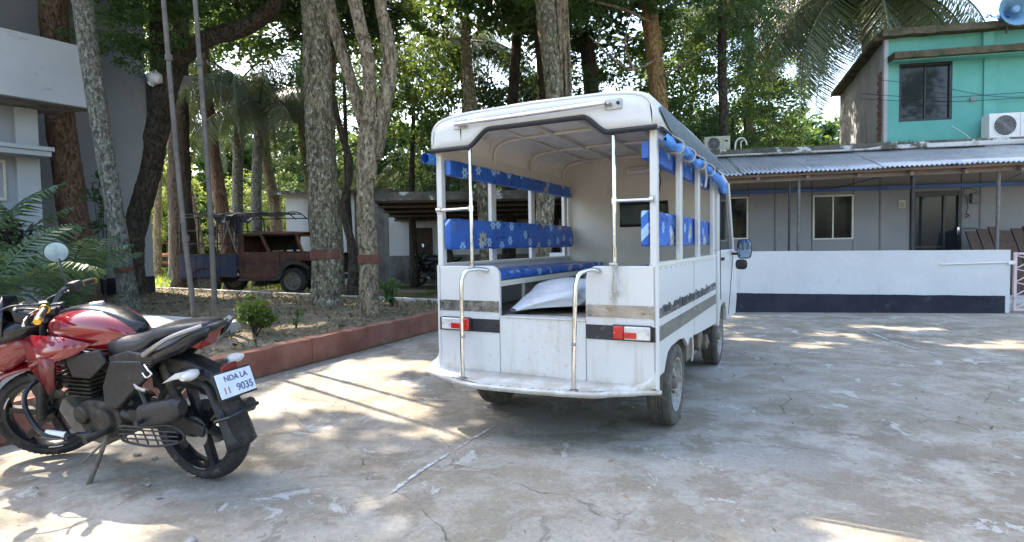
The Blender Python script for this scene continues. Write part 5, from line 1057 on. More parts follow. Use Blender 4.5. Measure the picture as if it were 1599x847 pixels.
# wheels
def wheel(name, u, v, R, parent, wd=.145, out=-1, tm='tyre', rim='rim', z=None):
    z = R if z is None else z; o = out; h = wd/2
    T = MB(); T.lathe([(R*.64,-h*.85),(R*.72,-h*.98),(R*.86,-h),(R*.95,-h*.93),(R*.985,-h*.78),(R*1.0,-h*.5)]+[(R*(1.0 if k % 2 else .975), -h*.5+h*k/8) for k in range(1, 8)]+[(R*1.0,h*.5),(R*.985,h*.78),(R*.95,h*.93),(R*.86,h),(R*.72,h*.98),(R*.64,h*.85)], 56, 'y', (0,0,0))
    t = T.build(name, K[tm], parent); t.location = (u, v, z)
    M = MB(); M.lathe([(R*.65,o*h*.82),(R*.66,o*h*.95),(R*.61,o*h*.93),(R*.57,o*h*.55),(R*.52,o*h*.35),(R*.40,o*h*.55),(R*.30,o*h*.62),(R*.22,o*h*.40),(0,o*h*.40)], 40, 'y')
    M.lathe([(R*.66,-o*h*.8),(R*.55,-o*h*.7),(R*.5,-o*h*.1),(0,-o*h*.1)], 30, 'y')
    M.build('rim', K[rim], t)
    H = MB(); H.lathe([(0,o*h*.98),(R*.10,o*h*.95),(R*.13,o*h*.7),(R*.13,o*h*.35)], 20, 'y')
    for k in range(4): a = k*pi/2+.4; H.lathe([(0,o*h*.72),(R*.045,o*h*.70),(R*.045,o*h*.4)], 8, 'y', (R*.24*cos(a),0,R*.24*sin(a)))
    H.build('hub', K['mudmetal'], t)
    S = MB()
    for k in range(8): a = k*pi/4; S.lathe([(R*.045,o*h*.66),(0,o*h*.665)], 10, 'y', (R*.42*cos(a),0,R*.42*sin(a)))
    S.build('rim_slot', K['dark'], t); return t
for u in (.60, 2.72):
    wheel('wheel', u, .085, .27, VR, .15, -1); wheel('wheel', u, W-.085-(.05 if u < 1 else 0), .27, VR, .15, 1)
vp('rear_axle', 'mudmetal', lambda m: (m.tube([(.6,.15,.27),(.6,W-.15,.27)], .035, 10), m.lathe([(0,-.11),(.07,-.09),(.11,0),(.07,.09),(0,.11)], 18, 'y', (.6,W/2,.27)), m.box(.2,1.15,.30,.36,.30,.325), m.box(.2,1.15,W-.36,W-.30,.30,.325)))
vp('mud_flap', 'mudmetal', lambda m: (m.box(.93,.94,.03,.22,.24,.52), m.box(.93,.94,W-.24,W-.05,.24,.52)), split=True)
vp('wheel_liner', 'mudmetal', lambda m: [m.grid(lambda a, b: (.60-.36*cos(pi*a), v0+.24*b, .27+.315*sin(pi*a)), 14, 2) for v0 in (.03, W-.27)], split=True)
vp('hanging_strap', 'vdirty', lambda m: m.tube(crv([(1.05,-.005,.52),(1.10,.0,.42),(1.12,.01,.33)],5), .009, 6))
vp('engine_block', 'mudmetal', lambda m: (m.box(1.75,2.35,.12,.5,.22,.52), m.tube([(1.5,.2,.36),(2.4,.2,.34)], .07, 12), m.lathe([(0,-.1),(.12,-.08),(.13,.08),(0,.1)], 18, 'y', (1.95,.16,.38)), m.lathe([(0,-.1),(.07,-.08),(.07,.08),(0,.1)], 14, 'y', (2.2,.14,.30)), m.tube(crv([(1.3,.25,.42),(1.6,.12,.30),(1.9,.12,.26),(2.3,.2,.25)],5), .02, 8), m.box(1.2,1.5,.06,.3,.30,.5)), bevel=.01)
vp('exhaust', 'rust', lambda m: (m.tube([(.15,1.18,.30),(.9,1.18,.30)], .05, 12), m.tube([(.9,1.18,.3),(2.2,1.1,.3)], .02, 8)))
# cab
def cabside(v0, v1):
    body = [(2.37,.42),(2.42,.42),(2.46,.52),(2.56,.59),(2.72,.61),(2.88,.59),(2.98,.52),(3.02,.40),(3.80,.38),(3.93,.55),(3.95,.85),(3.86,1.0),(3.68,1.13),(2.37,1.13)]
    vp('cab_side', 'vwhite', lambda m: m.prism(body, v0, v1, 'uz'), bevel=.012)
    vp('door_pillar', 'vwhite', lambda m: (m.prism([(2.37,1.13),(2.47,1.13),(2.50,1.83),(2.37,1.83)], v0+.003, v1-.003, 'uz'), m.prism([(3.60,1.13),(3.70,1.13),(3.27,1.83),(3.19,1.83)], v0+.003, v1-.003, 'uz')), bevel=.008, split=True)
    vp('door_window', 'glass', lambda m: m.prism([(2.47,1.13),(3.60,1.13),(3.20,1.80),(2.50,1.80)], (v0+v1)/2-.003, (v0+v1)/2+.003, 'uz'))
    s_ = -1 if v0 < .5 else 1; vv = v0 if s_ < 0 else v1
    vp('door_seam', 'rubber', lambda m: (m.tube([(2.50,vv+s_*.001,.66),(2.47,vv+s_*.001,1.13),(2.50,vv+s_*.001,1.82)], .005, 6), m.tube([(3.10,vv+s_*.001,.45),(3.35,vv+s_*.001,.8),(3.55,vv+s_*.001,1.1)], .005, 6)))
    vp('door_handle', 'mblack', lambda m: m.box(2.54,2.66,min(vv,vv+s_*.022),max(vv,vv+s_*.022),1.03,1.06), bevel=.006)
cabside(-.02, .03); cabside(W-.03, W+.02)
vp('cab_roof', 'vwhite', lambda m: m.prism([(2.37,1.815),(3.24,1.815),(3.30,1.80),(3.24,1.86),(2.9,1.90),(2.37,1.90)], .0, W, 'uz'), bevel=.02)
vp('windscreen', 'thin_glass', lambda m: m.add([(3.68,.04,1.13),(3.68,W-.04,1.13),(3.27,W-.04,1.81),(3.27,.04,1.81)], [(0,1,2,3)]), solid=.004)
vp('cab_front', 'vwhite', lambda m: m.prism([(3.62,1.05),(3.69,1.13),(3.86,1.0),(3.95,.85),(3.93,.5),(3.80,.38),(3.74,.38),(3.80,.9)], .03, W-.03, 'uz'), bevel=.01)
vp('cab_seat', 'seatv', lambda m: [(m.box(2.75,3.15,a,a+.5,.85,.95), m.box(2.62,2.74,a,a+.5,.95,1.36)) for a in (.12,.87)], bevel=.03, split=True)
vp('cab_floor', 'dark', lambda m: (m.box(2.37,3.78,.04,W-.04,.60,.64), m.box(3.45,3.6,.04,W-.04,.95,1.1)))
vp('steering_wheel', 'rubber', lambda m: m.lathe([(.17,0),(.185,.012),(.2,0),(.185,-.012)], 30, 'x', (3.32,.4,1.13), True))
vp('headlight', 'lamp_clear', lambda m: [m.box(3.93,3.955,a,a+.2,.66,.78) for a in (.08,W-.28)], bevel=.01, split=True)
o = vp('door_mirror', 'mblack', lambda m: (m.loft([(3.34,-.155,1.13,.05,.08,4),(3.352,-.155,1.13,.075,.105,4),(3.375,-.155,1.13,.07,.10,4),(3.40,-.155,1.13,.04,.06,4)], 20), m.tube([(3.38,-.12,1.08),(3.42,-.02,1.08)], .014, 8), m.loft([(3.35,-.125,.965,.04,.03,3),(3.36,-.125,.965,.06,.055,3),(3.40,-.125,.965,.05,.045,3)],16)))
vp('mirror_glass', 'mirror', lambda m: m.loft([(3.334,-.155,1.13,.064,.093,4),(3.3395,-.155,1.13,.066,.095,4)], 20), o)
# wear marks on the paint
rw_ = random.Random(3)
vp('paint_chip', 'rust', lambda m: [m.add([(u+a*.012*rw_.uniform(.4,1.3), v+b*.02*rw_.uniform(.4,1.3), .3685) if 0 else (u+a*.010, v+b*.016*rw_.uniform(.5,1.4), .3592) for a, b in ((-1,0),(0,-1),(1,0),(.3,1))], [(0,1,2,3)]) for u, v in [(stp[i][0]*(1-t)+stp[i+1][0]*t+.02, stp[i][1]*(1-t)+stp[i+1][1]*t) for i in range(3, 8) for t in (.05,.1,.22,.3,.42,.55,.62,.7,.8,.88,.93)]], split=True)
# ---------------------------------------------------------------- sack lying on the van floor
def sack(m):
    def f(a, b):
        t = 2*pi*b; s_ = a; L = 1.25
        w = (sin(pi*min(1, s_*.92+.04))**.55); hgt = .155*w*(1+.25*sin(s_*3)); wid = .25*w
        if s_ < .28: q = s_/.28; wid *= .35+.65*q; hgt *= .45+.55*q
        ca, sa = cos(t), sin(t)
        y = wid*math.copysign(abs(ca)**.8, ca); z = hgt*(math.copysign(abs(sa)**.9, sa))
        if z < 0: z *= .55
        n1 = noise.noise(Vector((s_*4, ca*1.5, sa*1.5+2)))*.11; n2 = abs(noise.noise(Vector((s_*7+ca*2.2, sa*2.5, 4))))*.12+abs(noise.noise(Vector((s_*14-ca*3, sa*5+ca*3, 9))))*.025
        k = (1+n1*3-n2*2)
        return (L*s_, y*k, z*k+.085*w+.02*sin(5*s_)+.05*sin(pi*s_)*max(0,sa))
    m.grid(f, 70, 48)
mb = MB(); sack(mb); o = mb.build('white_sack', K['sack'], None, ang=180, sub=1)
c_, s__ = cos(VY), sin(VY)
def vloc(u, v, z): return (.8194+c_*u-s__*v, 3.2077+s__*u+c_*v, z)
o.scale = (1, 1.05, .62); o.location = vloc(.10, .97, .762); o.rotation_euler.z = VY-.42
tag(o, 'crumpled white woven sack lying on the van floor between the benches', 'sack')

# ---------------------------------------------------------------- motorcycles
AX0, AX1 = Vector((1.22,0,.31)), Vector((1.08,0,.88)); AXD = (AX1-AX0).normalized()
def bike(loc, heading, lean, scale, steer, label, red, detail=True, grp=None):
    root = empty('motorcycle', loc, 0, label, 'motorcycle', grp)
    fw = Vector((cos(heading), sin(heading), 0)); lf = Vector((-sin(heading), cos(heading), 0)); zz = Vector((0,0,1))
    up = zz*cos(lean)+lf*sin(lean); lv = lf*cos(lean)-zz*sin(lean)
    root.rotation_euler = Matrix((fw, lv, up)).transposed().to_euler(); root.scale = (scale,)*3
    RM = Matrix.Rotation(steer, 4, AXD)
    st = lambda p: AX0+(RM @ (p-AX0))
    Rd, Mr = K[red], K['maroon'] if red == 'red' else K['mblack']
    def bp(name, m, f, parent=None, s=False, **k):
        mb = MB(); f(mb)
        if s: mb.xf(st)
        return mb.build(name, m if not isinstance(m, str) else K[m], parent or root, **k)
    def bwheel(x, R, wd, s):
        def ty(m):
            m.lathe([(R*.78,-wd*.34)]+[(R*.78+R*.22*sin(a)**.8, -wd*.5*cos(a)**1 if 0 else wd*.5*(-cos(a))) for a in np.linspace(.25, pi-.25, 13)]+[(R*.78,wd*.34)], 60, 'y', (x,0,R))
        t = bp('wheel', 'btyre', ty, None, s, ang=50)
        if detail:
            def tread(m):
                for k in range(56):
                    a = 2*pi*k/56
                    for sg in (1,-1):
                        y0, y1 = sg*wd*.06, sg*wd*.36; r0, r1 = R*.996, R*.955
                        m.tube([(x+r0*cos(a), y0, R+r0*sin(a)), (x+r1*cos(a+.07), y1, R+r1*sin(a+.07))], .0035, 4)
            bp('tread_groove', 'mblack', tread, t, s)
        bp('rim', 'black', lambda m: (m.lathe([(R*.79,-wd*.36),(R*.80,-wd*.40),(R*.74,-wd*.38),(R*.70,-wd*.12),(R*.70,wd*.12),(R*.74,wd*.38),(R*.80,wd*.40),(R*.79,wd*.36)], 56, 'y', (x,0,R)),
            [m.add([(x+R*a_*cos(q+da), yy, R+R*a_*sin(q+da)) for a_, da in ((.14,-.5),(.72,-.07),(.72,.10),(.14,.5)) for yy in (-.018,.018)], [(0,2,3,1),(2,4,5,3),(4,6,7,5),(6,0,1,7),(0,2,4,6),(1,3,5,7)]) for q in [2*pi*k/6+.3 for k in range(6)]],
            m.lathe([(0,-.06),(.04,-.06),(.045,-.02),(.045,.02),(.04,.06),(0,.06)], 20, 'y', (x,0,R))), t, s, ang=40)
        bp('rim_stripe', 'lamp_clear' if s else 'steel', lambda m: [m.tube([(x+R*.765*cos(q), wd*.385, R+R*.765*sin(q)) for q in np.linspace(a, a+.35, 6)], .004, 5) for a in (.4, 2.5, 4.6)], t, s, split=True)
        bp('brake_disc', 'steel', lambda m: m.lathe([(R*.22,wd*.0-.055),(R*.42,-.057),(R*.42,-.053),(R*.22,-.051)], 36, 'y', (x,0,R), True), t, s)
    bwheel(.03, .31, .122, False); bwheel(1.25, .292, .10, True)
    # front end, turned with the handlebar
    for y in (.095, -.095):
        bp('fork_leg', 'mblack', lambda m: (m.tube([(1.26,y,.30),(1.17,y,.62)], .028, 12), m.tube([(1.17,y,.62),(1.09,y,.93)], .019, 12)), None, True)
    bp('triple_clamp', 'black', lambda m: (m.loft([(-.12,1.10,.90,.03,.018,4),(.12,1.10,.90,.03,.018,4)], 16, axis='y'), m.loft([(-.12,1.18,.74,.03,.018,4),(.12,1.18,.74,.03,.018,4)], 16, axis='y')) if 0 else (m.box(1.055,1.145,-.13,.13,.90,.925), m.box(1.15,1.22,-.12,.12,.72,.75)), None, True, bevel=.012)
    bp('ignition_lock', 'black', lambda m: (m.lathe([(0,.96),(.03,.96),(.035,.92)], 16, 'z', (1.06,0,0)), m.box(1.03,1.1,-.07,-.03,.92,.97), m.box(1.03,1.1,.03,.07,.92,.97)), None, True, bevel=.006)
    def fen(m):
        n = 14; vs = []
        for i in range(n+1):
            a = radians(148-125*i/n+8); ww = .075*(1-.45*(abs(i/n-.45)*1.6)**2)
            for j in range(7):
                q = (j/6-.5)*2; rr = .345-.03*q*q
                vs.append((1.26+rr*cos(a), ww*q, .30+rr*sin(a)))
        m.add(vs, [(i*7+j, i*7+j+1, i*7+7+j+1, i*7+7+j) for i in range(n) for j in range(6)])
    bp('front_fender', Rd, fen, None, True, solid=.008)
    bp('fender_stay', 'mblack', lambda m: [m.prism([(1.12,.52),(1.26,.60),(1.26,.42),(1.19,.40)], y-.006, y+.006, 'uz') for y in (.082,-.082)], None, True, bevel=.004)
    bp('headlamp_cowl', Rd, lambda m: m.loft([(1.17,0,.76,.08,.05,3),(1.24,0,.755,.105,.08,3),(1.33,0,.735,.11,.105,3),(1.40,0,.71,.095,.10,2.6),(1.45,0,.69,.07,.075,2.4),(1.475,0,.68,.035,.04,2)], 22), None, True, ang=60)
    bp('headlamp_lens', 'lamp_clear', lambda m: m.loft([(1.41,0,.68,.07,.055,3),(1.475,0,.66,.055,.045,3),(1.49,0,.66,.03,.02,3)], 18), None, True, ang=60)
    bp('cowl_top', 'black', lambda m: m.loft([(1.14,0,.87,.07,.035,3),(1.22,0,.87,.115,.06,3),(1.33,0,.85,.12,.055,3),(1.41,0,.82,.09,.04,2.6),(1.46,0,.79,.04,.02,2.4)], 20), None, True, ang=60)
    bp('visor', 'black', lambda m: m.add([(1.18,-.10,.89),(1.18,.10,.89),(1.30,.13,.86),(1.30,-.13,.86),(1.27,-.075,1.04),(1.27,.075,1.04),(1.46,-.09,.83),(1.46,.09,.83),(1.44,0,.88),(1.30,0,1.07)], [(2,5,9,8,7),(3,6,8,9,4)]), None, True, solid=.006, ang=60)
    bp('meter_pod', 'mblack', lambda m: m.loft([(1.13,0,.90,.07,.03,4),(1.17,0,.93,.10,.05,4),(1.23,0,.955,.095,.05,4),(1.25,0,.96,.06,.03,4)], 20), None, True)
    bp('meter_glass', 'glass', lambda m: m.add([(1.150,-.07,.945),(1.150,.07,.945),(1.215,.075,1.008),(1.215,-.075,1.008)], [(0,1,2,3)]), None, True, solid=.004)
    bp('handlebar', 'black', lambda m: m.tube(crv([(.98,.38,1.0),(1.00,.26,1.02),(1.06,.14,1.02),(1.09,.07,.96),(1.09,0,.945),(1.09,-.07,.96),(1.06,-.14,1.02),(1.00,-.26,1.02),(.98,-.38,1.0)], 6), .0125, 10), None, True)
    for sg in (1, -1):
        bp('grip', 'mblack', lambda m: m.tube([(.985,sg*.365,1.003),(1.00,sg*.245,1.018)], [.0185,.02,.0185,.02,.0185], 14), None, True)
        bp('bar_end', 'gold', lambda m: (m.tube([(.98,sg*.366,1.001),(.977,sg*.395,.998)], [.021,.024,.018], 14), m.tube([(1.00,sg*.240,1.018),(1.003,sg*.228,1.02)], .026, 14)), None, True, split=True)
        bp('switch_pod', 'mblack', lambda m: m.loft([(sg*.17,1.03,1.02,.028,.032,4),(sg*.225,1.005,1.02,.03,.034,4)], 14, axis='y'), None, True, bevel=.004)
        bp('lever', 'chrome', lambda m: m.tube(crv([(1.04,sg*.17,1.01),(1.075,sg*.23,1.0),(1.07,sg*.32,.99),(1.05,sg*.38,.985)],5), [.010,.008,.006,.008], 8), None, True)
        mr = bp('mirror_stem', 'black', lambda m: m.tube(crv([(1.04,sg*.18,1.03),(1.06,sg*.20,1.12),(1.07,sg*.235,1.20)] if sg < 0 else [(1.04,.18,1.03),(1.15,.24,1.06),(1.22,.29,1.03)],5), .006, 8), None, True)
        mc = Vector((1.08,sg*.25,1.24)) if sg < 0 else Vector((1.24,.31,1.02))
        Mh = MB(); Mh.lathe([(0,.028),(.04,.022),(.062,.006),(.066,-.004),(.060,-.006)], 28, 'x', (0,0,0)); Mg = MB(); Mg.lathe([(0,-.003),(.060,-.003)], 28, 'x', (0,0,0))
        # face the mirror back towards the rider
        for mbx, nm, mt, par in ((Mh, 'mirror_shell', 'black', mr), (Mg, 'mirror_face', 'mirror', mr)):
            E_ = Matrix.Rotation(radians(6), 3, 'Y') @ Matrix.Rotation(radians(-38 if sg < 0 else 20), 3, 'Z')
            mbx.xf(lambda p: st(mc)+(E_ @ p)).build(nm, K[mt], par)
    if detail:
        for k, Q in enumerate([[(1.03,.18,1.0),(1.12,.12,.97),(1.18,.05,.86),(1.0,.05,.75)],[(1.03,-.18,1.0),(1.14,-.1,.98),(1.18,-.04,.86),(1.0,-.05,.72)],[(1.06,.16,1.0),(1.2,.1,1.0),(1.2,.02,.9),(1.05,.02,.8)]]):
            bp('control_cable', 'rubber', lambda m: m.tube(crv(Q, 6), .006, 6), None, True)
    # tank and panels
    bp('fuel_tank', Rd, lambda m: m.loft([(.36,0,.80,.055,.05,2.6),(.42,0,.81,.095,.085,2.6),(.52,0,.83,.135,.115,2.6),(.64,0,.845,.165,.13,2.6),(.76,0,.85,.178,.125,2.6),(.88,0,.845,.165,.11,2.6),(.97,0,.84,.12,.09,2.6),(1.02,0,.84,.07,.06,2.6)], 28), ang=75, sub=1)
    bp('tank_cover', 'black', lambda m: m.loft([(.35,0,.845,.04,.04,3),(.42,0,.875,.055,.04,3),(.54,0,.935,.065,.03,3),(.68,0,.965,.075,.022,3),(.80,0,.966,.08,.020,3),(.92,0,.945,.07,.018,3),(1.00,0,.91,.05,.015,3)], 20), ang=75, sub=1)
    bp('tank_cap', 'steel', lambda m: m.lathe([(0,.996),(.035,.995),(.042,.985),(.042,.97)], 24, 'z', (.70,0,0)))
    for sg in (1, -1):
        bp('tank_shroud', Rd, lambda m: m.add([(.55,sg*.168,.80),(.75,sg*.198,.84),(1.0,sg*.185,.84),(1.13,sg*.16,.80),(1.04,sg*.205,.66),(.92,sg*.21,.52),(.86,sg*.20,.56),(.80,sg*.215,.70),(.66,sg*.19,.74),(.88,sg*.225,.73)], [(0,1,9,8),(1,2,9),(2,3,4,9),(9,4,5,6),(9,6,7),(8,9,7)]), solid=.012, ang=25)
        bp('shroud_insert', Mr, lambda m: m.add([(.80,sg*.218,.71),(.90,sg*.236,.72),(.92,sg*.226,.60),(.90,sg*.214,.50),(.85,sg*.207,.55)], [(0,1,2,4),(2,3,4)]), solid=.010, ang=25)
        bp('air_scoop', 'mblack', lambda m: m.prism([(.50,.77),(.78,.72),(.74,.60),(.60,.60),(.46,.70)], sg*.15, sg*.175, 'uz'), bevel=.008)
        bp('frame_cover', 'mblack', lambda m: m.prism([(.44,.71),(.21,.72),(.18,.63),(.29,.55),(.44,.43),(.54,.44),(.53,.56)], sg*.13, sg*.165, 'uz'), bevel=.01)
        bp('side_panel', 'mblack', lambda m: m.prism([(.46,.73),(.30,.77),(.12,.75),(.14,.70),(.27,.61),(.42,.56)], sg*.12, sg*.158, 'uz'), bevel=.01)
        bp('tail_panel', 'black', lambda m: m.add([(.30,sg*.13,.76),(.12,sg*.14,.80),(-.05,sg*.12,.855),(-.20,sg*.07,.90),(-.16,sg*.05,.84),(-.02,sg*.11,.76),(.12,sg*.145,.71),(.27,sg*.14,.70)], [(0,1,6,7),(1,2,5,6),(2,3,4,5)]), solid=.012, ang=20)
        bp('grab_rail', 'steel', lambda m: m.tube(crv([(.18,sg*.16,.755),(.10,sg*.185,.79),(.02,sg*.19,.83),(-.06,sg*.165,.87),(-.17,sg*.09,.905)],5), [.016,.014,.012,.012], 8))
        bp('foot_peg', 'engine', lambda m: m.tube([(.55,sg*.14,.30),(.53,sg*.30,.30)], .018, 8))
        bp('pillion_bracket', 'mblack', lambda m: (m.tube([(.30,sg*.14,.62),(.18,sg*.17,.42)], .014, 8), m.tube([(.18,sg*.17,.42),(.17,sg*.27,.42)], .015, 8)))
        bp('shock_absorber', 'engine', lambda m: m.tube([(.20,sg*.04,.66),(.12,sg*.04,.40)], .03, 12)) if sg > 0 else None
        bp('swing_arm', 'mblack', lambda m: m.tube([(.50,sg*.09,.37),(-.02,sg*.105,.315)], [.03,.026,.02], 10, flat=1.2))
    bp('seat', 'seatv', lambda m: m.loft([(.56,0,.755,.075,.035,3),(.50,0,.765,.12,.06,3),(.38,0,.775,.15,.06,3),(.26,0,.785,.15,.055,3),(.20,0,.81,.14,.055,3),(.14,0,.85,.13,.045,3),(.02,0,.875,.12,.035,3),(-.10,0,.89,.095,.028,3),(-.16,0,.895,.06,.02,3)], 24), ang=75)
    bp('tail_tip', 'mblack', lambda m: m.loft([(-.10,0,.86,.10,.03,3),(-.18,0,.885,.06,.022,3),(-.215,0,.895,.03,.012,3)], 16))
    bp('tail_light', 'tail_red', lambda m: m.add([(-.04,-.095,.79),(-.04,.095,.79),(-.17,.045,.875),(-.17,-.045,.875),(-.09,-.06,.765),(-.09,.06,.765)], [(0,4,3),(1,2,5),(4,5,2,3),(0,1,5,4),(0,3,2,1)]), bevel=.006)
    bp('tail_stalk', 'mblack', lambda m: m.prism([(.20,.72),(.02,.70),(-.20,.62),(-.24,.57),(-.16,.55),(.0,.60),(.16,.62)], -.055, .055, 'uz'), bevel=.012)
    bp('white_side_trim', 'wplast', lambda m: m.prism([(.16,.575),(.05,.64),(-.06,.665),(-.09,.64),(-.03,.62),(.06,.605)], .09, .112, 'uz'), bevel=.008)
    bp('red_reflector', 'tail_red', lambda m: m.box(-.222,-.205,-.05,.05,.635,.675), bevel=.004)
    for sg in (1, -1):
        bp('indicator', 'lamp_clear', lambda m: m.loft([(sg*.10,-.10,.655,.02,.02,2),(sg*.135,-.10,.655,.042,.028,2),(sg*.17,-.105,.655,.04,.025,2),(sg*.20,-.11,.655,.018,.012,2)], 16, axis='y')); bp('indicator_stalk', 'mblack', lambda m: m.tube([(-.08,sg*.04,.65),(-.10,sg*.11,.655)], .010, 8))
    def rf(m):
        n = 16; vs = []
        for i in range(n+1):
            a = radians(80+55*i/n); 
            for j in range(7):
                q = (j/6-.5)*2; rr = .365-.04*q*q
                vs.append((-.0+rr*cos(a)-.0, (.075+.012*i/n)*q, .315+rr*sin(a)))
        m.add(vs, [(i*7+j, i*7+j+1, i*7+7+j+1, i*7+7+j) for i in range(n) for j in range(6)])
    bp('rear_fender', 'mblack', rf, solid=.008)
    bp('mud_guard', 'mblack', lambda m: m.grid(lambda a, b: (-.13-.20*b+.06*b*b+.03*(2*a-1)**2, (.085+.02*b)*(2*a-1), .60-.38*b), 8, 8), solid=.008)
    bp('guard_strap', 'black', lambda m: m.tube([(-.20,.12,.40),(-.275,.10,.42),(-.295,0,.43),(-.275,-.10,.42)], .012, 8))
    pl = bp('number_plate', 'plate', lambda m: m.box(-.004,.004,-.115,.115,-.065,.065), bevel=.003)
    pl.location = (-.262, .012, .580); pl.rotation_euler = (radians(5), radians(20), 0)
    bp('plate_frame', 'mblack', lambda m: m.box(.005,.014,-.125,.125,-.075,.075), pl, bevel=.004)
    for txt, y, z, sz, mt in (('NDA LA', -.005, .018, .042, 'ink'), ('9035', -.045, -.045, .055, 'ink'), ('11', .07, -.045, .050, 'redink')):
        cu = bpy.data.curves.new('plate_text', 'FONT'); cu.body = txt; cu.size = sz; cu.align_x = 'CENTER'; cu.extrude = .0006; cu.offset = .0008
        tx = bpy.data.objects.new('plate_text', cu); C.objects.link(tx); dg = bpy.context.evaluated_depsgraph_get(); me = bpy.data.meshes.new_from_object(tx.evaluated_get(dg)); bpy.data.objects.remove(tx)
        me.materials.clear(); me.materials.append(K[mt]); o = bpy.data.objects.new('plate_text', me); C.objects.link(o); o.parent = pl
        o.matrix_local = Matrix.Translation((-.0055, y, z)) @ Matrix(((0,0,-1,0),(-1,0,0,0),(0,1,0,0),(0,0,0,1)))
    # engine and lower parts
    bp('engine', 'engine', lambda m: (m.loft([(-.13,.66,.34,.15,.09,3),(-.12,.66,.34,.17,.11,3),(.12,.66,.34,.17,.11,3),(.13,.66,.34,.15,.09,3)], 26, axis='y'), m.lathe([(0,.155),(.07,.155),(.08,.13)], 22, 'y', (.60,0,.34)), m.lathe([(0,.15),(.05,.15),(.06,.13)], 22, 'y', (.78,0,.36))), bevel=.006)
    bp('cylinder', 'engine', lambda m: (m.box(.76,.92,-.075,.075,.44,.66), [m.box(.735,.945,-.10,.10,.45+.024*k,.459+.024*k) for k in range(8)]), bevel=.003)
    bp('exhaust_pipe', 'mudmetal', lambda m: m.tube(crv([(.92,-.03,.58),(1.02,-.05,.45),(1.0,-.08,.28),(.85,-.12,.20),(.55,-.13,.20),(.3,-.15,.24)],6), .02, 10))
    bp('muffler', 'mblack', lambda m: m.tube([(.34,-.15,.24),(.22,-.16,.28),(-.16,-.17,.38)], [.03,.05,.05,.04], 16))
    bp('frame_tube', 'mblack', lambda m: (m.tube(crv([(1.12,0,.86),(.85,.09,.74),(.55,.10,.64),(.40,.10,.44)],5), .022, 10), m.tube(crv([(1.12,0,.86),(.85,-.09,.74),(.55,-.10,.64),(.40,-.10,.44)],5), .022, 10), m.tube(crv([(1.14,0,.80),(1.0,.0,.5),(.92,.05,.24)],5), .02, 10), m.tube([(.45,.09,.62),(-.02,.08,.80)], .016, 8), m.tube([(.45,-.09,.62),(-.02,-.08,.80)], .016, 8)))
    bp('engine_cowl', 'mudmetal', lambda m: m.prism([(.96,.44),(1.02,.36),(.90,.20),(.66,.17),(.60,.22),(.80,.26),(.90,.38)], -.11, .11, 'uz'), bevel=.012)
    bp('leg_guard', 'black', lambda m: (m.tube(crv([(.98,.03,.56),(1.02,.18,.57),(1.01,.27,.50),(.95,.29,.38),(.86,.27,.29),(.74,.16,.26),(.72,.10,.28)],6), .0135, 10), m.tube(crv([(.98,-.03,.56),(1.02,-.18,.57),(1.01,-.27,.50),(.95,-.29,.38),(.86,-.27,.29),(.74,-.16,.26),(.72,-.10,.28)],6), .0135, 10)))
    bp('guard_slider', 'wplast', lambda m: m.tube([(.88,.272,.305),(.80,.225,.278)], .017, 10))
    bp('gear_lever', 'engine', lambda m: (m.tube([(.55,.17,.30),(.72,.18,.26),(.76,.20,.27)], .008, 6), m.tube([(.76,.18,.27),(.76,.25,.27)], .012, 8)))
    bp('tool_box', 'mblack', lambda m: m.loft([(.24,.185,.40,.03,.045,3),(.21,.185,.43,.045,.062,3.5),(.08,.185,.455,.048,.065,3.5),(-.03,.185,.485,.048,.06,3.5),(-.07,.185,.495,.03,.035,3)], 20), ang=25)
    def sg_(m):
        m.tube(crv([(.40,.20,.30),(.38,.21,.36),(.20,.22,.375),(.02,.21,.40),(-.06,.20,.36),(-.04,.20,.31),(.15,.21,.27),(.36,.20,.27),(.40,.20,.30)],5), .007, 8)
        for k in range(5): m.tube([(.34-.075*k,.205,.275),(.36-.075*k,.215,.372)], .0045, 6)
        for k in range(3): m.tube([(.38,.213,.295+.025*k),(-.04,.213,.318+.025*k)], .0045, 6)
    bp('saree_guard', 'mblack', sg_)
    bp('chain_guard', 'mblack', lambda m: m.prism([(.42,.42),(.05,.42),(-.12,.36),(-.10,.30),(.05,.33),(.42,.35)], .105, .125, 'uz'), bevel=.006)
    bp('sprocket', 'steel', lambda m: m.lathe([(.03,.09),(.085,.09),(.085,.097),(.03,.097)], 32, 'y', (-.02,0,.315), True))
    bp('side_stand', 'mudmetal', lambda m: (m.tube([(.62,.11,.26),(.63,.20,.10),(.62,.27,.012)], .013, 8), m.box(.60,.66,.24,.30,.0,.012), m.tube([(.64,.14,.20),(.70,.24,.12)], .006, 6)))
    bp('number_lug', 'steel', lambda m: (m.tube([(.30,.15,.60),(.26,.165,.57),(.20,.165,.555)], .010, 8),), None)
    bp('helmet_hook', 'chrome', lambda m: m.tube(crv([(.18,.165,.70),(.14,.18,.68),(.12,.18,.66),(.16,.18,.64),(.19,.175,.66)],5), .006, 8))
    return root
HD, LN, SCL, STR = 2.8096, .118, .945, .62
bike((-1.60, 2.985, 0), HD, LN, SCL, STR, 'red and black motorcycle leaning on its side stand in the left foreground', 'red')
bike((-1.7, 17.6, 0), radians(170), .1, 1.0, .2, 'black motorcycle parked in the shade of the carport', 'mblack', False)

# ---------------------------------------------------------------- rusty pickup
T0 = at0 = (-7.35, 15.35, 0)
TRK = empty('rusty_pickup', T0, radians(-4), 'derelict rust brown and blue pickup with a bar cage over its bed', 'pickup truck')
def tp(name, m, f, parent=None, **k):
    mb = MB(); f(mb); return mb.build(name, K[m], parent or TRK, **k)
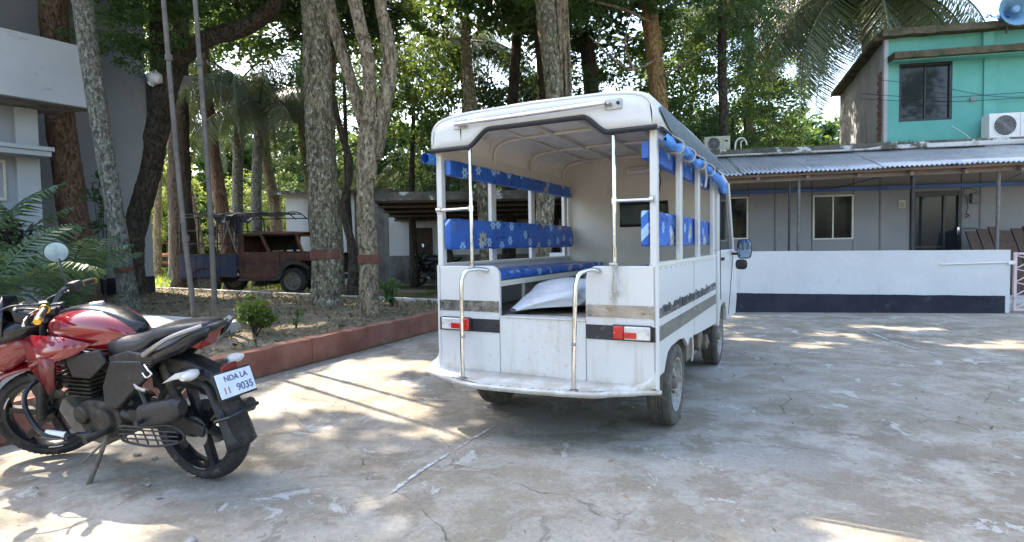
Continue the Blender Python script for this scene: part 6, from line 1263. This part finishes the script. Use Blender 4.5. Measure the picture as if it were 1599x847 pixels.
# local: x forward, y away, z up
for y0, y1 in ((0, .05), (1.55, 1.6)):
    tp('door', 'rust', lambda m: m.prism([(.02,.42),(.95,.42),(1.14,.62),(1.14,1.16),(.02,1.16)], y0, y1, 'uz').jit(.012, 3, 3), bevel=.012)
    tp('cowl_side', 'rust', lambda m: m.prism([(1.15,.55),(1.22,.75),(1.5,.9),(2.65,.9),(2.65,1.07),(1.15,1.15)], y0+.01, y1-.01, 'uz').jit(.012, 3, 5), bevel=.012)
    tp('cab_pillar', 'rust', lambda m: (m.prism([(-.02,1.16),(.16,1.16),(.16,1.62),(0,1.62)], y0, y1, 'uz'), m.prism([(.80,1.16),(.90,1.16),(.68,1.62),(.60,1.62)], y0, y1, 'uz'), m.prism([(1.72,1.12),(1.80,1.12),(1.62,1.62),(1.57,1.62)], y0, y1, 'uz')), bevel=.01, split=True)
    fe = lambda m: m.prism([(1.02,.42),(1.16,.72),(1.24,.84),(1.4,.90),(1.72,.90),(1.9,.80),(1.98,.70),(1.9,.68),(1.78,.78),(1.6,.82),(1.42,.80),(1.30,.70),(1.20,.46),(1.10,.38),(.0,.38),(.0,.42)], y0-.09 if y0 < 1 else y0, y1 if y0 < 1 else y1+.09, 'uz').jit(.01, 3, 7)
    tp('fender', 'dark', fe, bevel=.01)
tp('cab_roof', 'rust', lambda m: m.grid(lambda a, b: (-.08+1.83*a, -.02+1.64*b, 1.62+.07*sin(pi*b)**.5+.03*sin(pi*a)+.012*noise.noise(Vector((a*4,b*3,0)))), 14, 10), solid=.03)
tp('cab_back', 'rust', lambda m: (m.box(-.02,.02,.05,1.55,.45,1.62),))
tp('cab_shade', 'dark', lambda m: (m.box(.03,1.05,1.50,1.53,1.2,1.62), m.box(.03,1.6,.1,1.5,1.585,1.61)))  # dark sheets stand for the shade inside the cab
tp('window_frame', 'orust', lambda m: m.tube([(1.79,.03,1.14),(1.62,.03,1.60),(1.62,1.57,1.60),(1.79,1.57,1.14)], .025, 6))
tp('bonnet', 'rust', lambda m: m.grid(lambda a, b: (1.15+1.52*a, .12+1.36*b, 1.08-.05*a+.08*sin(pi*b)**.6+.01*noise.noise(Vector((a*5,b*5,2)))), 12, 10), solid=.03)
tp('grille', 'dark', lambda m: [m.box(2.64,2.70,.3+.1*k,.34+.1*k,.55,1.02) for k in range(11)]); tp('bumper', 'dark', lambda m: m.box(2.74,2.84,.05,1.55,.40,.52), bevel=.01)
tp('headlamp', 'dark', lambda m: [m.lathe([(.09,2.66),(.10,2.70),(.08,2.72),(0,2.70)], 18, 'x', (0,y,.88)) for y in (.2,1.4)])
tp('dashboard', 'dark', lambda m: (m.box(1.35,1.6,.06,1.54,.95,1.12), m.box(.2,.9,.1,1.5,.5,.8)), bevel=.02)
for k in range(7): tp('bed_board', 'bluep', lambda m: m.box(-1.62+.225*k, -1.62+.225*k+.218, -.03, .0, .50, 1.08).jit(.006, 3, k), bevel=.004)
tp('bed_board', 'bluep', lambda m: m.box(-1.62,-.05,1.6,1.63,.50,1.08)); tp('bed_floor', 'dark', lambda m: m.box(-1.62,-.05,0,1.6,.48,.54)); tp('tail_board', 'bluep', lambda m: m.box(-1.66,-1.62,-.02,1.62,.5,1.08))
tp('bed_rail', 'dark', lambda m: m.box(-1.66,-.03,-.04,-.01,1.08,1.13))
tp('chassis', 'dark', lambda m: (m.box(-1.6,2.7,.35,.45,.36,.47), m.box(-1.6,2.7,1.15,1.25,.36,.47), m.tube([(1.48,.1,.34),(1.48,1.5,.34)], .05, 8), m.tube([(-.95,.1,.34),(-.95,1.5,.34)], .05, 8), m.box(.2,.7,.5,1.1,.25,.45), m.box(1.3,2.3,.5,1.1,.45,.95)))
for x in (-1.62,-1.10,-.58,-.06):
    for y in (.0,1.58): tp('cage_post', 'dark', lambda m: m.tube(crv([(x,y,1.08),(x+.01,y,1.6),(x,y+(.04 if y < 1 else -.04),2.12)],3), .02, 6))
for z in (1.40,1.75,2.12):
    for y in (.02,1.56): tp('cage_rail', 'dark', lambda m: m.tube([(-1.66,y,z),(-.6,y,z+.01),(-.02 if z < 2 else 1.25,y,z)], .018, 6))
for x in (-1.62,-1.1,-.58,-.06,.4,.9,1.25): tp('roof_bow', 'dark', lambda m: m.tube(crv([(x,.0,2.10),(x,.5,2.24),(x,1.1,2.24),(x,1.58,2.10)],5), .016, 6))
for y in (.4,.8,1.2): tp('roof_rail', 'dark', lambda m: m.tube([(-1.62,y,2.22),(1.25,y,2.22)], .014, 6))
tp('torn_canopy', 'tape', lambda m: (m.grid(lambda a, b: (-.75+1.1*a, .0+.9*b, 2.20+.08*b-.28*abs(sin(5*a))*(1-b)**3+.04*noise.noise(Vector((a*6,b*6,0)))), 26, 8), m.grid(lambda a, b: (-.35+.5*a-.1*b, .02+.04*a, 2.14-.75*b*(.3+.7*abs(2*a-1))), 10, 8)), solid=.006)
tp('crossed_pole', 'wood', lambda m: (m.tube([(-.5,-.02,1.1),(-.2,-.03,2.0)], .02, 6), m.tube([(-.02,-.03,1.15),(-.28,-.03,2.0)], .022, 6)))
for x, y in ((1.48,.09),(1.48,1.51),(-.95,.12),(-.95,1.48)):
    wheel('wheel', x, y, .36, TRK, .18, -1 if y < 1 else 1, 'btyre', 'mudmetal')
tp('rear_mudguard', 'rust', lambda m: m.grid(lambda a, b: (-.95-.42*cos(pi*a), -.06+.3*b, .36+.42*sin(pi*a)), 14, 3), solid=.02)
# rusted shell of an old car
CR = empty('car_shell', (-17.2, 28.0, hill(-17.2, 28)), radians(-62), 'burnt orange rusted car shell at the edge of the sunny grove', 'car')
def cp(name, m, f, **k):
    mb = MB(); f(mb); return mb.build(name, K[m], CR, **k)
cb = [(-2.0,.45),(-1.75,.45),(-1.62,.62),(-1.35,.72),(-1.08,.62),(-.95,.42),(.85,.42),(.98,.62),(1.25,.72),(1.52,.62),(1.65,.45),(2.0,.48),(2.05,.85),(1.95,.98),(.95,1.06),(-1.0,1.06),(-2.0,1.0)]
for y0, y1 in ((-.8,-.74),(.74,.8)): cp('body_side', 'orust', lambda m: m.prism(cb, y0, y1, 'uz').jit(.015, 2), bevel=.02)
cp('bonnet', 'orust', lambda m: m.add([(.95,-.78,1.05),(.95,.78,1.05),(2.0,.74,.97),(2.0,-.74,.97)], [(0,1,2,3)]), solid=.03); cp('boot_lid', 'orust', lambda m: m.add([(-1.0,-.78,1.05),(-1.0,.78,1.05),(-2.0,.74,.99),(-2.0,-.74,.99)], [(0,1,2,3)]), solid=.03)
cp('front_panel', 'orust', lambda m: m.box(1.98,2.04,-.76,.76,.46,.97), bevel=.02); cp('rear_panel', 'orust', lambda m: m.box(-2.03,-1.97,-.76,.76,.46,.99), bevel=.02)
cp('bumper', 'rust', lambda m: (m.box(2.06,2.14,-.8,.8,.45,.56), m.box(-2.14,-2.05,-.8,.8,.45,.56)), bevel=.02)
cp('roof', 'orust', lambda m: m.grid(lambda a, b: (-.72+1.25*a, -.62+1.24*b, 1.50+.05*sin(pi*b)), 8, 6), solid=.03)
for y in (-.68,.68):
    for a, b in (((.95,1.06),(.52,1.50)),((-.1,1.06),(-.1,1.5)),((-1.0,1.06),(-.70,1.50))): cp('roof_pillar', 'orust', lambda m: m.tube([(a[0],y*1.08,a[1]),(b[0],y*.92,b[1])], .035, 6))
cp('lamp_hole', 'dark', lambda m: [m.lathe([(0,2.045),(.10,2.045)], 16, 'x', (0,y,.78)) for y in (-.58,.58)]); cp('grille_hole', 'dark', lambda m: m.box(2.041,2.046,-.4,.4,.68,.88))
cp('floor_pan', 'rust', lambda m: m.box(-1.9,1.9,-.72,.72,.40,.46))
for x in (-1.3,1.3):
    for y in (-.72,.72):
        t_ = wheel('wheel', x, y, .28, CR, .14, -1 if y < 0 else 1, 'btyre', 'mudmetal')
# ---------------------------------------------------------------- trees across the lane behind the photographer, seen only as reflections
for x, y, z, r, cb_, cm in [(-7,-16,6.5,(5,4,5),0,'lf_mid'),(3,-19,7.5,(5,4,5.5),1,'lf_dark'),(13,-16,7.5,(5,4,5.5),2,'lf_mid'),(23,-14,7,(5,4,5.5),0,'lf_dark')]:
    leafy('lane_tree', ['wide leafy tree across the lane, reflected at left','dark leafy tree across the lane','leafy tree across the lane facing the house', 'dark tree across the lane beyond the gate'][[-7,3,13,23].index(x)], 'trees across the lane', x, y, z, r, cb_, cm)
